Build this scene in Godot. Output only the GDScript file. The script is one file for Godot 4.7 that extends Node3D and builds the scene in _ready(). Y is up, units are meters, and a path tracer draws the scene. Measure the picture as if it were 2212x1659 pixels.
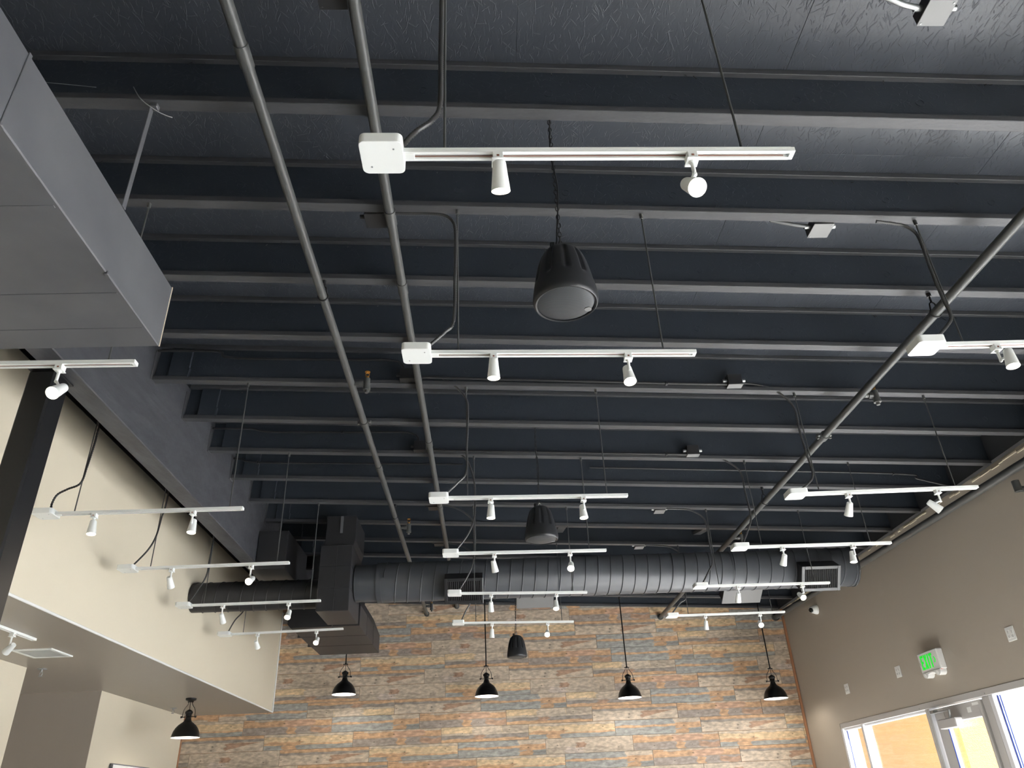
extends Node3D
# World: x to the right along the joists, y up (floor at 0), z towards the camera. Heights below are given from eye level.
const EYE := 1.65
const RH := 2.5974      # underside of the joists at x = 0, z = 0, from eye level
const RA := -0.04773    # the roof falls to the right
const RB := -0.00644
const JOIST := 0.301
const WALL_Z := -11.4
const WALL_X := 4.46

var mats := {}
var used := {}
var rng := RandomNumberGenerator.new()

class MB:
	var v := PackedVector3Array()
	var n := PackedVector3Array()
	var t := PackedVector2Array()
	var ix := PackedInt32Array()
	var xf := Transform3D()
	func vert(p: Vector3, nn: Vector3, uv := Vector2.ZERO) -> int:
		v.append(xf * p)
		n.append((xf.basis * nn).normalized())
		t.append(uv)
		return v.size() - 1
	func tri(a: int, b: int, c: int) -> void:
		if (v[b] - v[a]).cross(v[c] - v[a]).dot(n[a] + n[b] + n[c]) > 0.0:
			ix.append_array([a, c, b])
		else:
			ix.append_array([a, b, c])
	func quad(a: Vector3, b: Vector3, c: Vector3, d: Vector3, nn: Vector3, u := Rect2(0, 0, 1, 1)) -> void:
		var i := vert(a, nn, Vector2(u.position.x, u.end.y))
		vert(b, nn, u.end)
		vert(c, nn, Vector2(u.end.x, u.position.y))
		vert(d, nn, u.position)
		tri(i, i + 1, i + 2)
		tri(i, i + 2, i + 3)
	func box(c: Vector3, s: Vector3, bev := 0.0) -> MB:
		var h := s * 0.5
		var b := minf(bev, minf(h.x, minf(h.y, h.z)) * 0.9)
		var ax := [Vector3.RIGHT, Vector3.UP, Vector3.BACK]
		for i in 3:
			var j := (i + 1) % 3
			var k := (i + 2) % 3
			var U: Vector3 = ax[j] * (h[j] - b)
			var W: Vector3 = ax[k] * (h[k] - b)
			for sg in [-1.0, 1.0]:
				var o: Vector3 = c + ax[i] * (h[i] * sg)
				quad(o - U - W, o + U - W, o + U + W, o - U + W, ax[i] * sg)
			if b > 0.0:
				for s1 in [-1.0, 1.0]:
					for s2 in [-1.0, 1.0]:
						var p1: Vector3 = c + ax[i] * (h[i] * s1) + ax[j] * ((h[j] - b) * s2)
						var p2: Vector3 = c + ax[i] * ((h[i] - b) * s1) + ax[j] * (h[j] * s2)
						quad(p1 - W, p1 + W, p2 + W, p2 - W, (ax[i] * s1 + ax[j] * s2).normalized())
		if b > 0.0:
			for sx in [-1.0, 1.0]:
				for sy in [-1.0, 1.0]:
					for sz in [-1.0, 1.0]:
						var q := Vector3(sx, sy, sz)
						var nn := q.normalized()
						var i0 := vert(c + Vector3(h.x, h.y - b, h.z - b) * q, nn)
						vert(c + Vector3(h.x - b, h.y, h.z - b) * q, nn)
						vert(c + Vector3(h.x - b, h.y - b, h.z) * q, nn)
						tri(i0, i0 + 1, i0 + 2)
		return self
	# profile of (radius, y), going up on the outside; turned about the y axis of m
	func lathe(pr: Array, sides := 16, m := Transform3D(), smooth := false) -> MB:
		for k in pr.size() - 1:
			var a: Vector2 = pr[k]
			var b: Vector2 = pr[k + 1]
			if a.distance_to(b) < 1e-6:
				continue
			var d := (b - a).normalized()
			var na := Vector2(d.y, -d.x)
			var nb := na
			if smooth:
				if k > 0:
					var d0: Vector2 = (a - pr[k - 1]).normalized()
					if d0.dot(d) > 0.5:
						na = (na + Vector2(d0.y, -d0.x)).normalized()
				if k < pr.size() - 2:
					var d1: Vector2 = (pr[k + 2] - b).normalized()
					if d1.dot(d) > 0.5:
						nb = (nb + Vector2(d1.y, -d1.x)).normalized()
			var first := v.size()
			for s in sides + 1:
				var th := TAU * s / sides
				var cs := Vector3(cos(th), 0, sin(th))
				vert(m * (cs * a.x + Vector3.UP * a.y), m.basis * (cs * na.x + Vector3.UP * na.y), Vector2(float(s) / sides, 0))
				vert(m * (cs * b.x + Vector3.UP * b.y), m.basis * (cs * nb.x + Vector3.UP * nb.y), Vector2(float(s) / sides, 1))
			for s in sides:
				var i := first + s * 2
				if a.x > 1e-6:
					tri(i, i + 1, i + 2)
				if b.x > 1e-6:
					tri(i + 1, i + 3, i + 2)
		return self
	func cyl(a: Vector3, b: Vector3, r: float, sides := 12, r2 := -1.0) -> MB:
		var rb := r if r2 < 0.0 else r2
		var L := a.distance_to(b)
		return lathe([Vector2(0, 0), Vector2(r, 0), Vector2(rb, L), Vector2(0, L)], sides, Transform3D(MB.along(b - a), a))
	static func along(d: Vector3) -> Basis:
		var y := d.normalized()
		var x := y.cross(Vector3.RIGHT if absf(y.x) < 0.9 else Vector3.UP).normalized()
		return Basis(x, y, x.cross(y))
	func tube(p: PackedVector3Array, r: float, sides := 8, ripple := 0.0) -> MB:
		var x := Vector3.ZERO
		var first := v.size()
		for i in p.size():
			var d := (p[mini(i + 1, p.size() - 1)] - p[maxi(i - 1, 0)]).normalized()
			if x == Vector3.ZERO:
				x = MB.along(d).x
			x = (x - d * d.dot(x)).normalized()
			var z := x.cross(d)
			var rr := r * (1.0 + ripple * (1.0 if i % 2 == 0 else -1.0))
			for s in sides:
				var th := TAU * s / sides
				var q := x * cos(th) + z * sin(th)
				vert(p[i] + q * rr, q, Vector2(float(s) / sides, i))
		for i in p.size() - 1:
			for s in sides:
				var a := first + i * sides + s
				var b := first + i * sides + (s + 1) % sides
				tri(a, b, a + sides)
				tri(b, b + sides, a + sides)
		for e in [0, p.size() - 1]:
			var dd := (p[0] - p[1]).normalized() if e == 0 else (p[e] - p[e - 1]).normalized()
			var c := vert(p[e], dd)
			for s in sides:
				vert(v[first + e * sides + s], dd)
			for s in sides:
				tri(c, c + 1 + s, c + 1 + (s + 1) % sides)
		return self
	# outline in the plane U,V swept along W from o
	func extrude(poly: PackedVector2Array, o: Vector3, U: Vector3, V: Vector3, W: Vector3) -> MB:
		var area := 0.0
		for i in poly.size():
			area += poly[i].cross(poly[(i + 1) % poly.size()])
		for i in poly.size():
			var a := poly[i]
			var b := poly[(i + 1) % poly.size()]
			var e := (b - a).normalized() * signf(area)
			var pa := o + U * a.x + V * a.y
			var pb := o + U * b.x + V * b.y
			quad(pa, pb, pb + W, pa + W, U * e.y - V * e.x)
		var tr := Geometry2D.triangulate_polygon(poly)
		for e in 2:
			var first := v.size()
			var nn := W.normalized() * (1.0 if e == 1 else -1.0)
			for q in poly:
				vert(o + U * q.x + V * q.y + W * e, nn, q)
			for k in range(0, tr.size(), 3):
				tri(first + tr[k], first + tr[k + 1], first + tr[k + 2])
		return self
	func mesh() -> ArrayMesh:
		var a := []
		a.resize(Mesh.ARRAY_MAX)
		a[Mesh.ARRAY_VERTEX] = v
		a[Mesh.ARRAY_NORMAL] = n
		a[Mesh.ARRAY_TEX_UV] = t
		a[Mesh.ARRAY_INDEX] = ix
		var m := ArrayMesh.new()
		m.add_surface_from_arrays(Mesh.PRIMITIVE_TRIANGLES, a)
		return m

# ---------------------------------------------------------------- helpers
func W(x: float, y: float, z: float) -> Vector3:
	return Vector3(x, y + EYE, z)

func roof(x: float, z: float, off := 0.0) -> float:
	return RH + off + RA * x + RB * z

func jz(k: int) -> float:      # front of the k-th joist
	return -2.2068 - (k - 1) * 0.61

func numbered(s: String) -> String:
	used[s] = used.get(s, -1) + 1
	return s if used[s] == 0 else "%s_%03d" % [s, used[s]]

func obj(called: String, mb, m: Material, parent: Node = self) -> MeshInstance3D:
	var o := MeshInstance3D.new()
	o.name = numbered(called) if parent == self else called
	o.mesh = mb.mesh() if mb is MB else mb
	o.material_override = m
	parent.add_child(o, true)
	return o

func tag(o: Node, label: String, category: String, group := "") -> Node:
	o.set_meta("label", label)
	o.set_meta("category", category)
	if group:
		o.set_meta("group", group)
	return o

func thing(called: String, label: String, category: String, at := Vector3.ZERO, group := "") -> Node3D:
	var o := Node3D.new()
	o.name = numbered(called)
	o.position = at
	add_child(o, true)
	tag(o, label, category, group)
	return o

func struct(called: String, mb, m: Material, parent: Node = self) -> MeshInstance3D:
	var o := obj(called, mb, m, parent)
	if parent == self:
		o.set_meta("kind", "structure")
	return o

func smooth_path(p: Array, step: float) -> PackedVector3Array:
	var out := PackedVector3Array()
	for i in p.size() - 1:
		var a: Vector3 = p[maxi(i - 1, 0)]
		var b: Vector3 = p[i]
		var c: Vector3 = p[i + 1]
		var d: Vector3 = p[mini(i + 2, p.size() - 1)]
		var nn := maxi(1, int(b.distance_to(c) / step))
		for k in nn:
			out.append(b.cubic_interpolate(c, a, d, float(k) / nn))
	out.append(p[p.size() - 1])
	return out

func mat(called: String, c: Color, rough := 0.6, metal := 0.0) -> StandardMaterial3D:
	var m := StandardMaterial3D.new()
	m.resource_name = called
	m.albedo_color = c
	m.roughness = rough
	m.metallic = metal
	mats[called] = m
	return m

func noise(freq: float, sd: int, oct := 4) -> FastNoiseLite:
	var f := FastNoiseLite.new()
	f.noise_type = FastNoiseLite.TYPE_SIMPLEX_SMOOTH
	f.frequency = freq
	f.seed = sd
	f.fractal_octaves = oct
	return f

func noise_tex(freq: float, sd: int, size := 512, bump := 0.0, ramp := []) -> NoiseTexture2D:
	var tx := NoiseTexture2D.new()
	tx.width = size
	tx.height = size
	tx.seamless = true
	tx.noise = noise(freq, sd)
	if bump > 0.0:
		tx.as_normal_map = true
		tx.bump_strength = bump
	if ramp.size():
		var g := Gradient.new()
		g.offsets = PackedFloat32Array([0.0, 1.0])
		g.colors = PackedColorArray(ramp)
		tx.color_ramp = g
	return tx

func tri_map(m: StandardMaterial3D, scale: Vector3, world := true) -> void:
	m.uv1_triplanar = true
	m.uv1_world_triplanar = world
	m.uv1_scale = scale
	m.uv1_triplanar_sharpness = 4.0

# pressed wood strands, as heights turned into a normal map
func strand_tex(size: int, count: int, lo: float, hi: float, wide: float, spread: float, strength: float, slivers := 0) -> ImageTexture:
	var buf := PackedByteArray()
	buf.resize(size * size)
	buf.fill(110)
	for i in count + slivers:
		var thin := i >= count
		var cx := rng.randf() * size
		var cy := rng.randf() * size
		var L := rng.randf_range(lo, hi)
		var w := 2.4 if thin else rng.randf_range(wide * 0.3, wide)
		if thin:
			L *= rng.randf_range(0.12, 0.45)
		var th := rng.randfn(PI / 2, spread)
		var d := Vector2(cos(th), sin(th))
		var q := Vector2(-d.y, d.x)
		var h := (rng.randi_range(165, 215) if rng.randf() < 0.7 else 40) if thin else (rng.randi_range(98, 124) if slivers > 0 else rng.randi_range(70, 150))
		var slope := rng.randf_range(-5, 5) if slivers > 0 else rng.randf_range(-14, 14)
		for a in range(int(-L / 2), int(L / 2)):
			var ww := w * (1.0 - pow(absf(a) / (L / 2), 3.0))
			for b in range(int(-ww / 2), int(ww / 2) + 1):
				var p := Vector2(cx, cy) + d * a + q * b
				buf[posmod(int(p.y), size) * size + posmod(int(p.x), size)] = clampi(h + int(slope * b / w), 0, 255)
	var im := Image.create_from_data(size, size, false, Image.FORMAT_L8, buf)
	im.convert(Image.FORMAT_RGBA8)
	im.bump_map_to_normal_map(strength)
	return ImageTexture.create_from_image(im)

# one printed design of the wood-look wall tile; strips: [y0, y1, colour, wobble], patches: [x0, x1, y0, y1, colour, ragged]
func tile_tex(strips: Array, patches: Array, knots: Array, sd: int) -> ImageTexture:
	var w := 768
	var h := 124
	var im := Image.create(w, h, false, Image.FORMAT_RGB8)
	var edge := noise(0.006, sd, 3)
	var grain := noise(0.02, sd + 7, 4)
	var fine := noise(0.09, sd + 13, 2)
	var blot := noise(0.014, sd + 29, 3)
	for y in h:
		for x in w:
			var v := float(y) / h
			var u := float(x) / w
			var c := Color(0.6, 0.5, 0.4)
			var near := 1.0
			for s in strips:
				var wob: float = s[3] * edge.get_noise_2d(x, s[0] * 900.0)
				var top: float = s[0] + (wob * 0.4 if s[0] > 0.0 else 0.0)
				if v >= top - 0.02:
					c = c.lerp(s[2], 1.0 if s[0] == 0.0 else smoothstep(top - 0.02, top + 0.02, v))
					if s[0] > 0.0:
						near = minf(near, absf(v - top) * 40.0)
			for p in patches:
				var rag: float = p[5] * (edge.get_noise_2d(y * 5.0, p[0] * 800.0 + 50.0))
				var rag2: float = p[5] * 2.0 * edge.get_noise_2d(x, p[2] * 700.0 + 333.0)
				var taper: float = p[6] if p.size() > 6 else 0.0
				var sh: float = taper * (u - p[0]) / (p[1] - p[0])
				if u > p[0] + rag and u < p[1] + rag and v > p[2] + rag2 and v < p[3] + rag2 - sh:
					c = p[4]
			var g := grain.get_noise_2d(x * 0.35, y * 5.0) * 0.10 + fine.get_noise_2d(x * 0.3, y * 6.0) * 0.07 + blot.get_noise_2d(x, y * 2.0) * 0.20
			var k := 1.0 + g
			for q in knots:
				var dx: float = (u - q[0]) * w
				var dy: float = (v - q[1]) * h * 1.5
				var r: float = sqrt(dx * dx + dy * dy) + 3.0 * fine.get_noise_2d(x * 2.0, y * 3.0)
				if r < q[2]:
					k *= 0.55
				elif r < q[2] * 2.2:
					k *= 0.86 + 0.1 * sin(r * 1.4)
			k *= 0.90 + 0.10 * clampf(near, 0.0, 1.0)
			im.set_pixel(x, y, Color(clampf(c.r * k, 0, 1), clampf(c.g * k, 0, 1), clampf(c.b * k, 0, 1)))
	return ImageTexture.create_from_image(im)

func make_materials() -> void:
	var strands := strand_tex(1024, 2600, 60, 150, 22, 0.5, 2.6, 1500)
	var m := mat("black_painted_strand_board", Color(0.25, 0.265, 0.29), 0.36)
	m.normal_enabled = true
	m.normal_texture = strands
	m.normal_scale = 1.25
	tri_map(m, Vector3(0.82, 0.82, 0.82), false)
	m = mat("black_painted_web", Color(0.18, 0.205, 0.235), 0.5)
	m.normal_enabled = true
	m.normal_texture = strands
	m.normal_scale = 0.6
	tri_map(m, Vector3(0.5, 1.6, 0.5), false)
	m = mat("black_painted_lumber", Color(0.262, 0.265, 0.275), 0.5)
	m.normal_enabled = true
	m.normal_texture = noise_tex(0.02, 5, 512, 3.0)
	m.normal_scale = 0.35
	tri_map(m, Vector3(0.5, 4.0, 4.0), false)
	m = mat("charcoal_beam_paint", Color(0.295, 0.30, 0.315), 0.5)
	m.albedo_texture = noise_tex(0.011, 8, 512, 0.0, [Color(0.82, 0.82, 0.83), Color(1, 1, 1)])
	m.normal_enabled = true
	m.normal_texture = noise_tex(0.012, 9, 512, 4.0)
	m.normal_scale = 0.4
	tri_map(m, Vector3(1.3, 1.3, 0.35))
	m = mat("black_steel_column", Color(0.085, 0.088, 0.096), 0.42)
	m = mat("charcoal_duct_paint", Color(0.375, 0.38, 0.39), 0.42)
	m.albedo_texture = noise_tex(0.006, 18, 512, 0.0, [Color(0.88, 0.88, 0.89), Color(1, 1, 1)])
	tri_map(m, Vector3(0.7, 0.7, 0.7))
	mat("dark_duct_paint", Color(0.16, 0.162, 0.172), 0.45)
	mat("spiral_duct_paint", Color(0.275, 0.285, 0.30), 0.4)
	mat("charcoal_pipe_paint", Color(0.30, 0.305, 0.30), 0.38)
	mat("flex_steel", Color(0.30, 0.30, 0.30), 0.3, 0.3)
	mat("register_grey", Color(0.37, 0.375, 0.38), 0.45)
	mat("black_pipe_paint", Color(0.16, 0.16, 0.165), 0.4)
	mat("black_hardware", Color(0.12, 0.12, 0.125), 0.45)
	mat("dark_void", Color(0.05, 0.05, 0.055), 0.8)
	mat("galvanised_steel", Color(0.62, 0.63, 0.63), 0.38, 0.7)
	mat("brass", Color(0.80, 0.58, 0.28), 0.35, 0.8)
	mat("white_enamel", Color(0.93, 0.94, 0.93), 0.38)
	mat("white_plastic", Color(0.90, 0.90, 0.89), 0.45)
	mat("grey_label", Color(0.42, 0.42, 0.43), 0.6)
	mat("copper_strip", Color(0.60, 0.42, 0.36), 0.4, 0.5)
	mat("box_grey_paint", Color(0.47, 0.47, 0.47), 0.5)
	mat("speaker_plastic", Color(0.135, 0.14, 0.15), 0.45)
	m = mat("speaker_grille_mesh", Color(0.36, 0.37, 0.38), 0.45, 0.4)
	var gi := Image.create(64, 64, false, Image.FORMAT_RGB8)
	gi.fill(Color(1, 1, 1))
	for k in 16:
		for j in 16:
			gi.fill_rect(Rect2i(k * 4 + (j % 2) * 2, j * 4, 2, 2), Color(0.35, 0.35, 0.36))
	m.albedo_texture = ImageTexture.create_from_image(gi)
	tri_map(m, Vector3(18, 18, 18), false)
	mat("pendant_black", Color(0.055, 0.055, 0.06), 0.3)
	mat("pendant_white_inside", Color(0.95, 0.95, 0.94), 0.4)
	m = mat("lamp_glow", Color(1, 0.98, 0.94), 0.5)
	m.emission_enabled = true
	m.emission = Color(1.0, 0.93, 0.80)
	m.emission_energy_multiplier = 9.0
	m = mat("bulb_glow", Color(1, 1, 1), 0.5)
	m.emission_enabled = true
	m.emission = Color(1.0, 0.98, 0.95)
	m.emission_energy_multiplier = 5.0
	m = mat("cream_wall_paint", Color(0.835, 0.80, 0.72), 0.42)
	m.normal_enabled = true
	m.normal_texture = noise_tex(0.05, 31, 512, 1.5)
	m.normal_scale = 0.18
	tri_map(m, Vector3(1.5, 1.5, 1.5))
	m = mat("taupe_wall_plaster", Color(0.685, 0.65, 0.60), 0.5)
	m.normal_enabled = true
	m.normal_texture = strand_tex(1024, 90, 30, 90, 7, 1.4, 2.2)
	m.normal_scale = 0.9
	tri_map(m, Vector3(0.55, 0.55, 0.55))
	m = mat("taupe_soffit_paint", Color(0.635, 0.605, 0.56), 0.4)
	m = mat("brown_recess_paint", Color(0.64, 0.605, 0.56), 0.45)
	mat("plaster_edge", Color(0.80, 0.76, 0.68), 0.8)
	mat("white_bead", Color(0.88, 0.88, 0.87), 0.5)
	mat("wood_trim", Color(0.62, 0.44, 0.32), 0.5)
	mat("tile_grout", Color(0.33, 0.29, 0.25), 0.9)
	m = mat("polished_floor", Color(0.66, 0.66, 0.65), 0.35)
	m.albedo_texture = noise_tex(0.01, 55, 512, 0.0, [Color(0.85, 0.85, 0.85), Color(1, 1, 1)])
	tri_map(m, Vector3(0.5, 0.5, 0.5))
	mat("aluminium_frame", Color(0.84, 0.84, 0.85), 0.4)
	mat("grey_aluminium", Color(0.72, 0.71, 0.70), 0.45)
	mat("glass_edge_blue", Color(0.16, 0.24, 0.55), 0.4)
	m = mat("window_glass", Color(1, 1, 1, 0.03), 0.0)
	m.transparency = BaseMaterial3D.TRANSPARENCY_ALPHA
	m.metallic_specular = 0.4
	m = mat("orange_stucco", Color(0.65, 0.455, 0.205), 0.9)
	m.normal_enabled = true
	m.normal_texture = noise_tex(0.06, 61, 512, 4.0)
	m.normal_scale = 0.5
	tri_map(m, Vector3(1.2, 1.2, 1.2))
	mat("pavement", Color(0.77, 0.77, 0.76), 0.9)
	m = mat("exit_green", Color(0.05, 0.75, 0.20), 0.5)
	m.emission_enabled = true
	m.emission = Color(0.02, 0.80, 0.16)
	m.emission_energy_multiplier = 0.7
	mat("red_indicator", Color(0.8, 0.15, 0.12), 0.4)
	mat("lens_black", Color(0.03, 0.03, 0.035), 0.08)
	mat("tan_canvas", Color(0.66, 0.56, 0.46), 0.8)
	var gray := Color(0.73, 0.665, 0.59)
	var orange := Color(0.745, 0.60, 0.465)
	var rust := Color(0.655, 0.53, 0.44)
	var cream := Color(0.80, 0.70, 0.56)
	var dark := Color(0.56, 0.525, 0.49)
	var blue := Color(0.60, 0.592, 0.57)
	var mauve := Color(0.60, 0.55, 0.51)
	var sets := [
		[[[0.0, 0, orange, 0], [0.20, 0, dark, 0.10], [0.36, 0, gray, 0.12]], [[0.57, 0.95, 0.42, 0.86, rust, 0.05, 0.42]], [[0.43, 0.62, 6.0], [0.42, 0.85, 4.0], [0.02, 0.62, 3.0]]],
		[[[0.0, 0, gray, 0], [0.62, 0, gray * 0.93, 0.2]], [[0.35, 0.46, 0.30, 0.62, rust, 0.04], [0.22, 0.42, 0.6, 1.1, mauve * 1.2, 0.05]], [[0.13, 0.45, 4.0], [0.37, 0.55, 4.0], [0.37, 0.8, 3.5], [0.83, 0.72, 4.0]]],
		[[[0.0, 0, cream, 0], [0.42, 0, gray, 0.16], [0.55, 0, dark, 0.08], [0.80, 0, orange, 0.16]], [[0.36, 0.70, -0.1, 0.5, gray, 0.05], [0.36, 0.48, 0.55, 0.8, rust, 0.05], [0.70, 1.1, -0.1, 0.42, gray * 0.9, 0.03]], [[0.24, 0.42, 3.0], [0.78, 0.3, 4.0]]],
		[[[0.0, 0, blue, 0], [0.36, 0, orange, 0.2], [0.52, 0, blue, 0.14]], [[0.69, 1.1, -0.1, 0.30, gray, 0.03], [0.69, 1.1, 0.30, 0.68, orange, 0.03], [0.69, 0.85, 0.68, 1.1, orange * 0.95, 0.05], [0.85, 1.1, 0.70, 1.1, blue * 0.9, 0.05]], [[0.45, 0.44, 3.0], [0.80, 0.5, 4.0]]],
		[[[0.0, 0, gray, 0], [0.13, 0, orange, 0.3], [0.50, 0, mauve, 0.06]], [[0.45, 0.80, 0.08, 0.52, rust * 1.12, 0.04], [0.50, 0.60, 0.55, 1.1, orange, 0.04], [0.0, 0.12, 0.0, 0.45, orange, 0.02], [0.75, 1.1, 0.6, 0.95, rust, 0.05]], [[0.46, 0.28, 5.0], [0.24, 0.74, 4.0], [0.68, 0.75, 3.0]]],
		[[[0.0, 0, gray, 0], [0.16, 0, cream, 0.2], [0.62, 0, orange * 1.04, 0.14], [0.72, 0, blue, 0.10]], [[0.05, 0.45, 0.5, 0.72, orange, 0.06], [0.20, 0.36, 0.72, 1.1, orange, 0.04]], [[0.24, 0.28, 3.0], [0.40, 0.45, 4.0], [0.86, 0.35, 4.0]]],
	]
	for k in 6:
		m = mat("wood_print_%d" % k, Color(1, 1, 1), 0.5)
		m.albedo_texture = tile_tex(sets[k][0], sets[k][1], sets[k][2], 100 + k * 17)

# ---------------------------------------------------------------- the room
func build_shell() -> void:
	struct("floor", MB.new().box(W(0.1, -EYE - 0.1, -4.1), Vector3(9.4, 0.2, 15.4)), mats.polished_floor)
	# roof deck: a slab, with the boards that show between the joists
	var bx := Vector3(1, RA, 0).normalized()
	var by := Vector3(-RA, 1, -RB).normalized()
	var deck := Basis(bx, by, bx.cross(by))
	var ceil := struct("ceiling", MB.new().box(Vector3(0, 0.09, -4.1), Vector3(9.6, 0.14, 15.6)), mats.black_painted_strand_board)
	ceil.transform = Transform3D(deck, W(0, RH + JOIST, 0))
	for i in 8:
		for j in 7:
			var x0 := 0.19 + (i - 3) * 1.22
			var x1 := minf(x0 + 1.22, 4.7)
			var z1 := 3.4 - j * 2.44 + (1.22 if i % 2 == 0 else 0.0)
			var z0 := maxf(z1 - 2.44, -11.7)
			z1 = minf(z1, 3.4)
			if z1 - z0 < 0.1 or x1 < -3.3:
				continue
			obj("deck_board", MB.new().box(Vector3((x0 + x1) / 2, 0.01, (z0 + z1) / 2), Vector3(x1 - x0 - 0.0012, 0.02, z1 - z0 - 0.0006), 0.0008), mats.black_painted_strand_board, ceil)
	# back wall with its wood-look tiles
	var top := 2.84
	var back := struct("wall_back", MB.new().box(W(0.1, 0.75, WALL_Z - 0.14), Vector3(9.4, 4.8, 0.25)), mats.tile_grout)
	var full := {}
	var order := {0: [-0.102, 3, [0, 3, 2, 3, 0]], 1: [0.25, 2, [4, 2, 0, 4, 4]], 2: [0.553, 5, [2, 5, 3, 0, 5]], 3: [0.781, 1, [3, 1, 4, 5, 2]], 4: [-0.17, 5, [4, 5, 3, 4, 0]], -1: [0.608, 1, [5, 1, 4, 0, 4]], -2: [0.311, 0, [1, 0, 2, 3, 1]], -3: [0.60, 4, [2, 4, 3, 5, 1]], -4: [0.405, 0, [1, 0, 3, 2, 4]], -5: [0.10, 5, [4, 5, 0, 5, 3]], -6: [0.03, 1, [5, 1, 4, 5, 3]], -7: [-0.242, 4, [0, 4, 5, 0, 2]]}
	for row in range(-8, 13):
		var spec = order.get(row, [rng.randf() * 1.2, rng.randi() % 6, [rng.randi() % 6, rng.randi() % 6, rng.randi() % 6, rng.randi() % 6, rng.randi() % 6]])
		var y1 := 1.4045 - row * 0.1945
		for c in range(-5, 5):
			var a: float = spec[0] + c * 1.207
			var x0 := maxf(a + 0.0015, -4.19 if y1 - 0.195 < 1.3 else -3.02)
			var x1 := minf(a + 1.2055, 4.425)
			if x1 - x0 < 0.006:
				continue
			var yt := minf(y1 - 0.0015, top)
			var y0 := y1 - 0.193
			var k: int = spec[2][c + 1] if c >= -1 and c < 4 else absi(row * 7 + c * 5 + 60) % 6
			var flip := (row * 3 + c * 5 + 60) % 5 == 0 and not (c >= -1 and c < 4)
			var u := Rect2((x0 - a) / 1.207, 0.0, (x1 - x0) / 1.207, (yt - y0) / 0.193)
			u.position.y = 1.0 - u.size.y
			if flip:
				u = Rect2(1.0 - u.position.x, 1.0, -u.size.x, -1.0)
			var mesh: ArrayMesh
			var whole := x1 - x0 > 1.2 and yt - y0 > 0.19
			if whole and full.has(flip):
				mesh = full[flip]
			else:
				var mb := MB.new()
				var hx := (x1 - x0) / 2
				var hy := (yt - y0) / 2
				var b := 0.002
				mb.quad(Vector3(-hx + b, -hy + b, 0), Vector3(hx - b, -hy + b, 0), Vector3(hx - b, hy - b, 0), Vector3(-hx + b, hy - b, 0), Vector3.BACK, u)
				for s in [-1.0, 1.0]:
					mb.quad(Vector3(s * hx, -hy, -0.003), Vector3(s * hx, hy, -0.003), Vector3(s * (hx - b), hy - b, 0), Vector3(s * (hx - b), -hy + b, 0), Vector3(s, 0, 1).normalized(), Rect2(u.position, Vector2(0.004, 0.9)))
					mb.quad(Vector3(-hx, s * hy, -0.003), Vector3(hx, s * hy, -0.003), Vector3(hx - b, s * (hy - b), 0), Vector3(-hx + b, s * (hy - b), 0), Vector3(0, s, 1).normalized(), Rect2(u.position, Vector2(u.size.x, 0.01)))
					mb.quad(Vector3(s * hx, -hy, -0.003), Vector3(s * hx, hy, -0.003), Vector3(s * hx, hy, -0.0145), Vector3(s * hx, -hy, -0.0145), Vector3(s, 0, 0), Rect2(u.position, Vector2(0.004, 0.9)))
					mb.quad(Vector3(-hx, s * hy, -0.003), Vector3(hx, s * hy, -0.003), Vector3(hx, s * hy, -0.0145), Vector3(-hx, s * hy, -0.0145), Vector3(0, s, 0), Rect2(u.position, Vector2(u.size.x, 0.01)))
				mesh = mb.mesh()
				if whole:
					full[flip] = mesh
			var o := obj("plank", mesh, mats["wood_print_%d" % k], back)
			o.position = W((x0 + x1) / 2, (y0 + yt) / 2, WALL_Z)
	# right wall: plaster above a storefront
	var rw := MB.new()
	var zf := 3.2
	rw.box(W(WALL_X + 0.11, (0.769 + 3.0) / 2, (zf - 11.55) / 2), Vector3(0.22, 3.0 - 0.769, zf + 11.55))
	rw.box(W(WALL_X + 0.11, (0.769 - EYE) / 2, -10.94), Vector3(0.22, 0.769 + EYE, 1.22))
	rw.box(W(WALL_X + 0.11, (0.769 - EYE) / 2, 2.95), Vector3(0.22, 0.769 + EYE, 0.5))
	struct("wall_right", rw, mats.taupe_wall_plaster)
	var rim := MB.new()
	rim.box(W(WALL_X - 0.035, 2.63, -5.0), Vector3(0.05, 0.36, 13.0))
	var rb := struct("trim_1", rim, mats.black_painted_lumber)
	rb.rotation.x = 0.0
	# ragged lip of plaster along the top of the right wall
	var lip := MB.new()
	var zz := -11.3
	while zz < -3.0:
		var l := rng.randf_range(0.04, 0.16)
		var hh := roof(WALL_X, zz) - 0.005 + rng.randf_range(-0.012, 0.012)
		if rng.randf() < (0.75 if zz > -7.0 else 0.3):
			lip.box(W(WALL_X - 0.004, hh, zz + l / 2), Vector3(0.010, 0.008 + rng.randf() * 0.012, l), 0.003)
		zz += l
	struct("trim_2", lip, mats.plaster_edge)
	# bulkhead on the left: its face, underside, corner bead
	var lw := MB.new()
	lw.box(W(-3.1, (1.312 + 3.2) / 2, -4.1), Vector3(0.2, 3.2 - 1.312, 14.9))
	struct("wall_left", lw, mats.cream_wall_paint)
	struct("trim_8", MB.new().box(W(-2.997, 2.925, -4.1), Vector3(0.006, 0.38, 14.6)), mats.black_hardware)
	var so := MB.new()
	so.box(W(-4.45, 1.36, -4.1), Vector3(2.5, 0.12, 14.9))
	so.box(W(-3.101, 1.306, -4.1), Vector3(0.2, 0.012, 14.9))
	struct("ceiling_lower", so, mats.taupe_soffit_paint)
	var bead := MB.new()
	bead.box(W(-2.995, 1.305, -4.1), Vector3(0.014, 0.018, 14.6), 0.004)
	struct("trim_3", bead, mats.white_bead)
	bead = MB.new()
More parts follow.
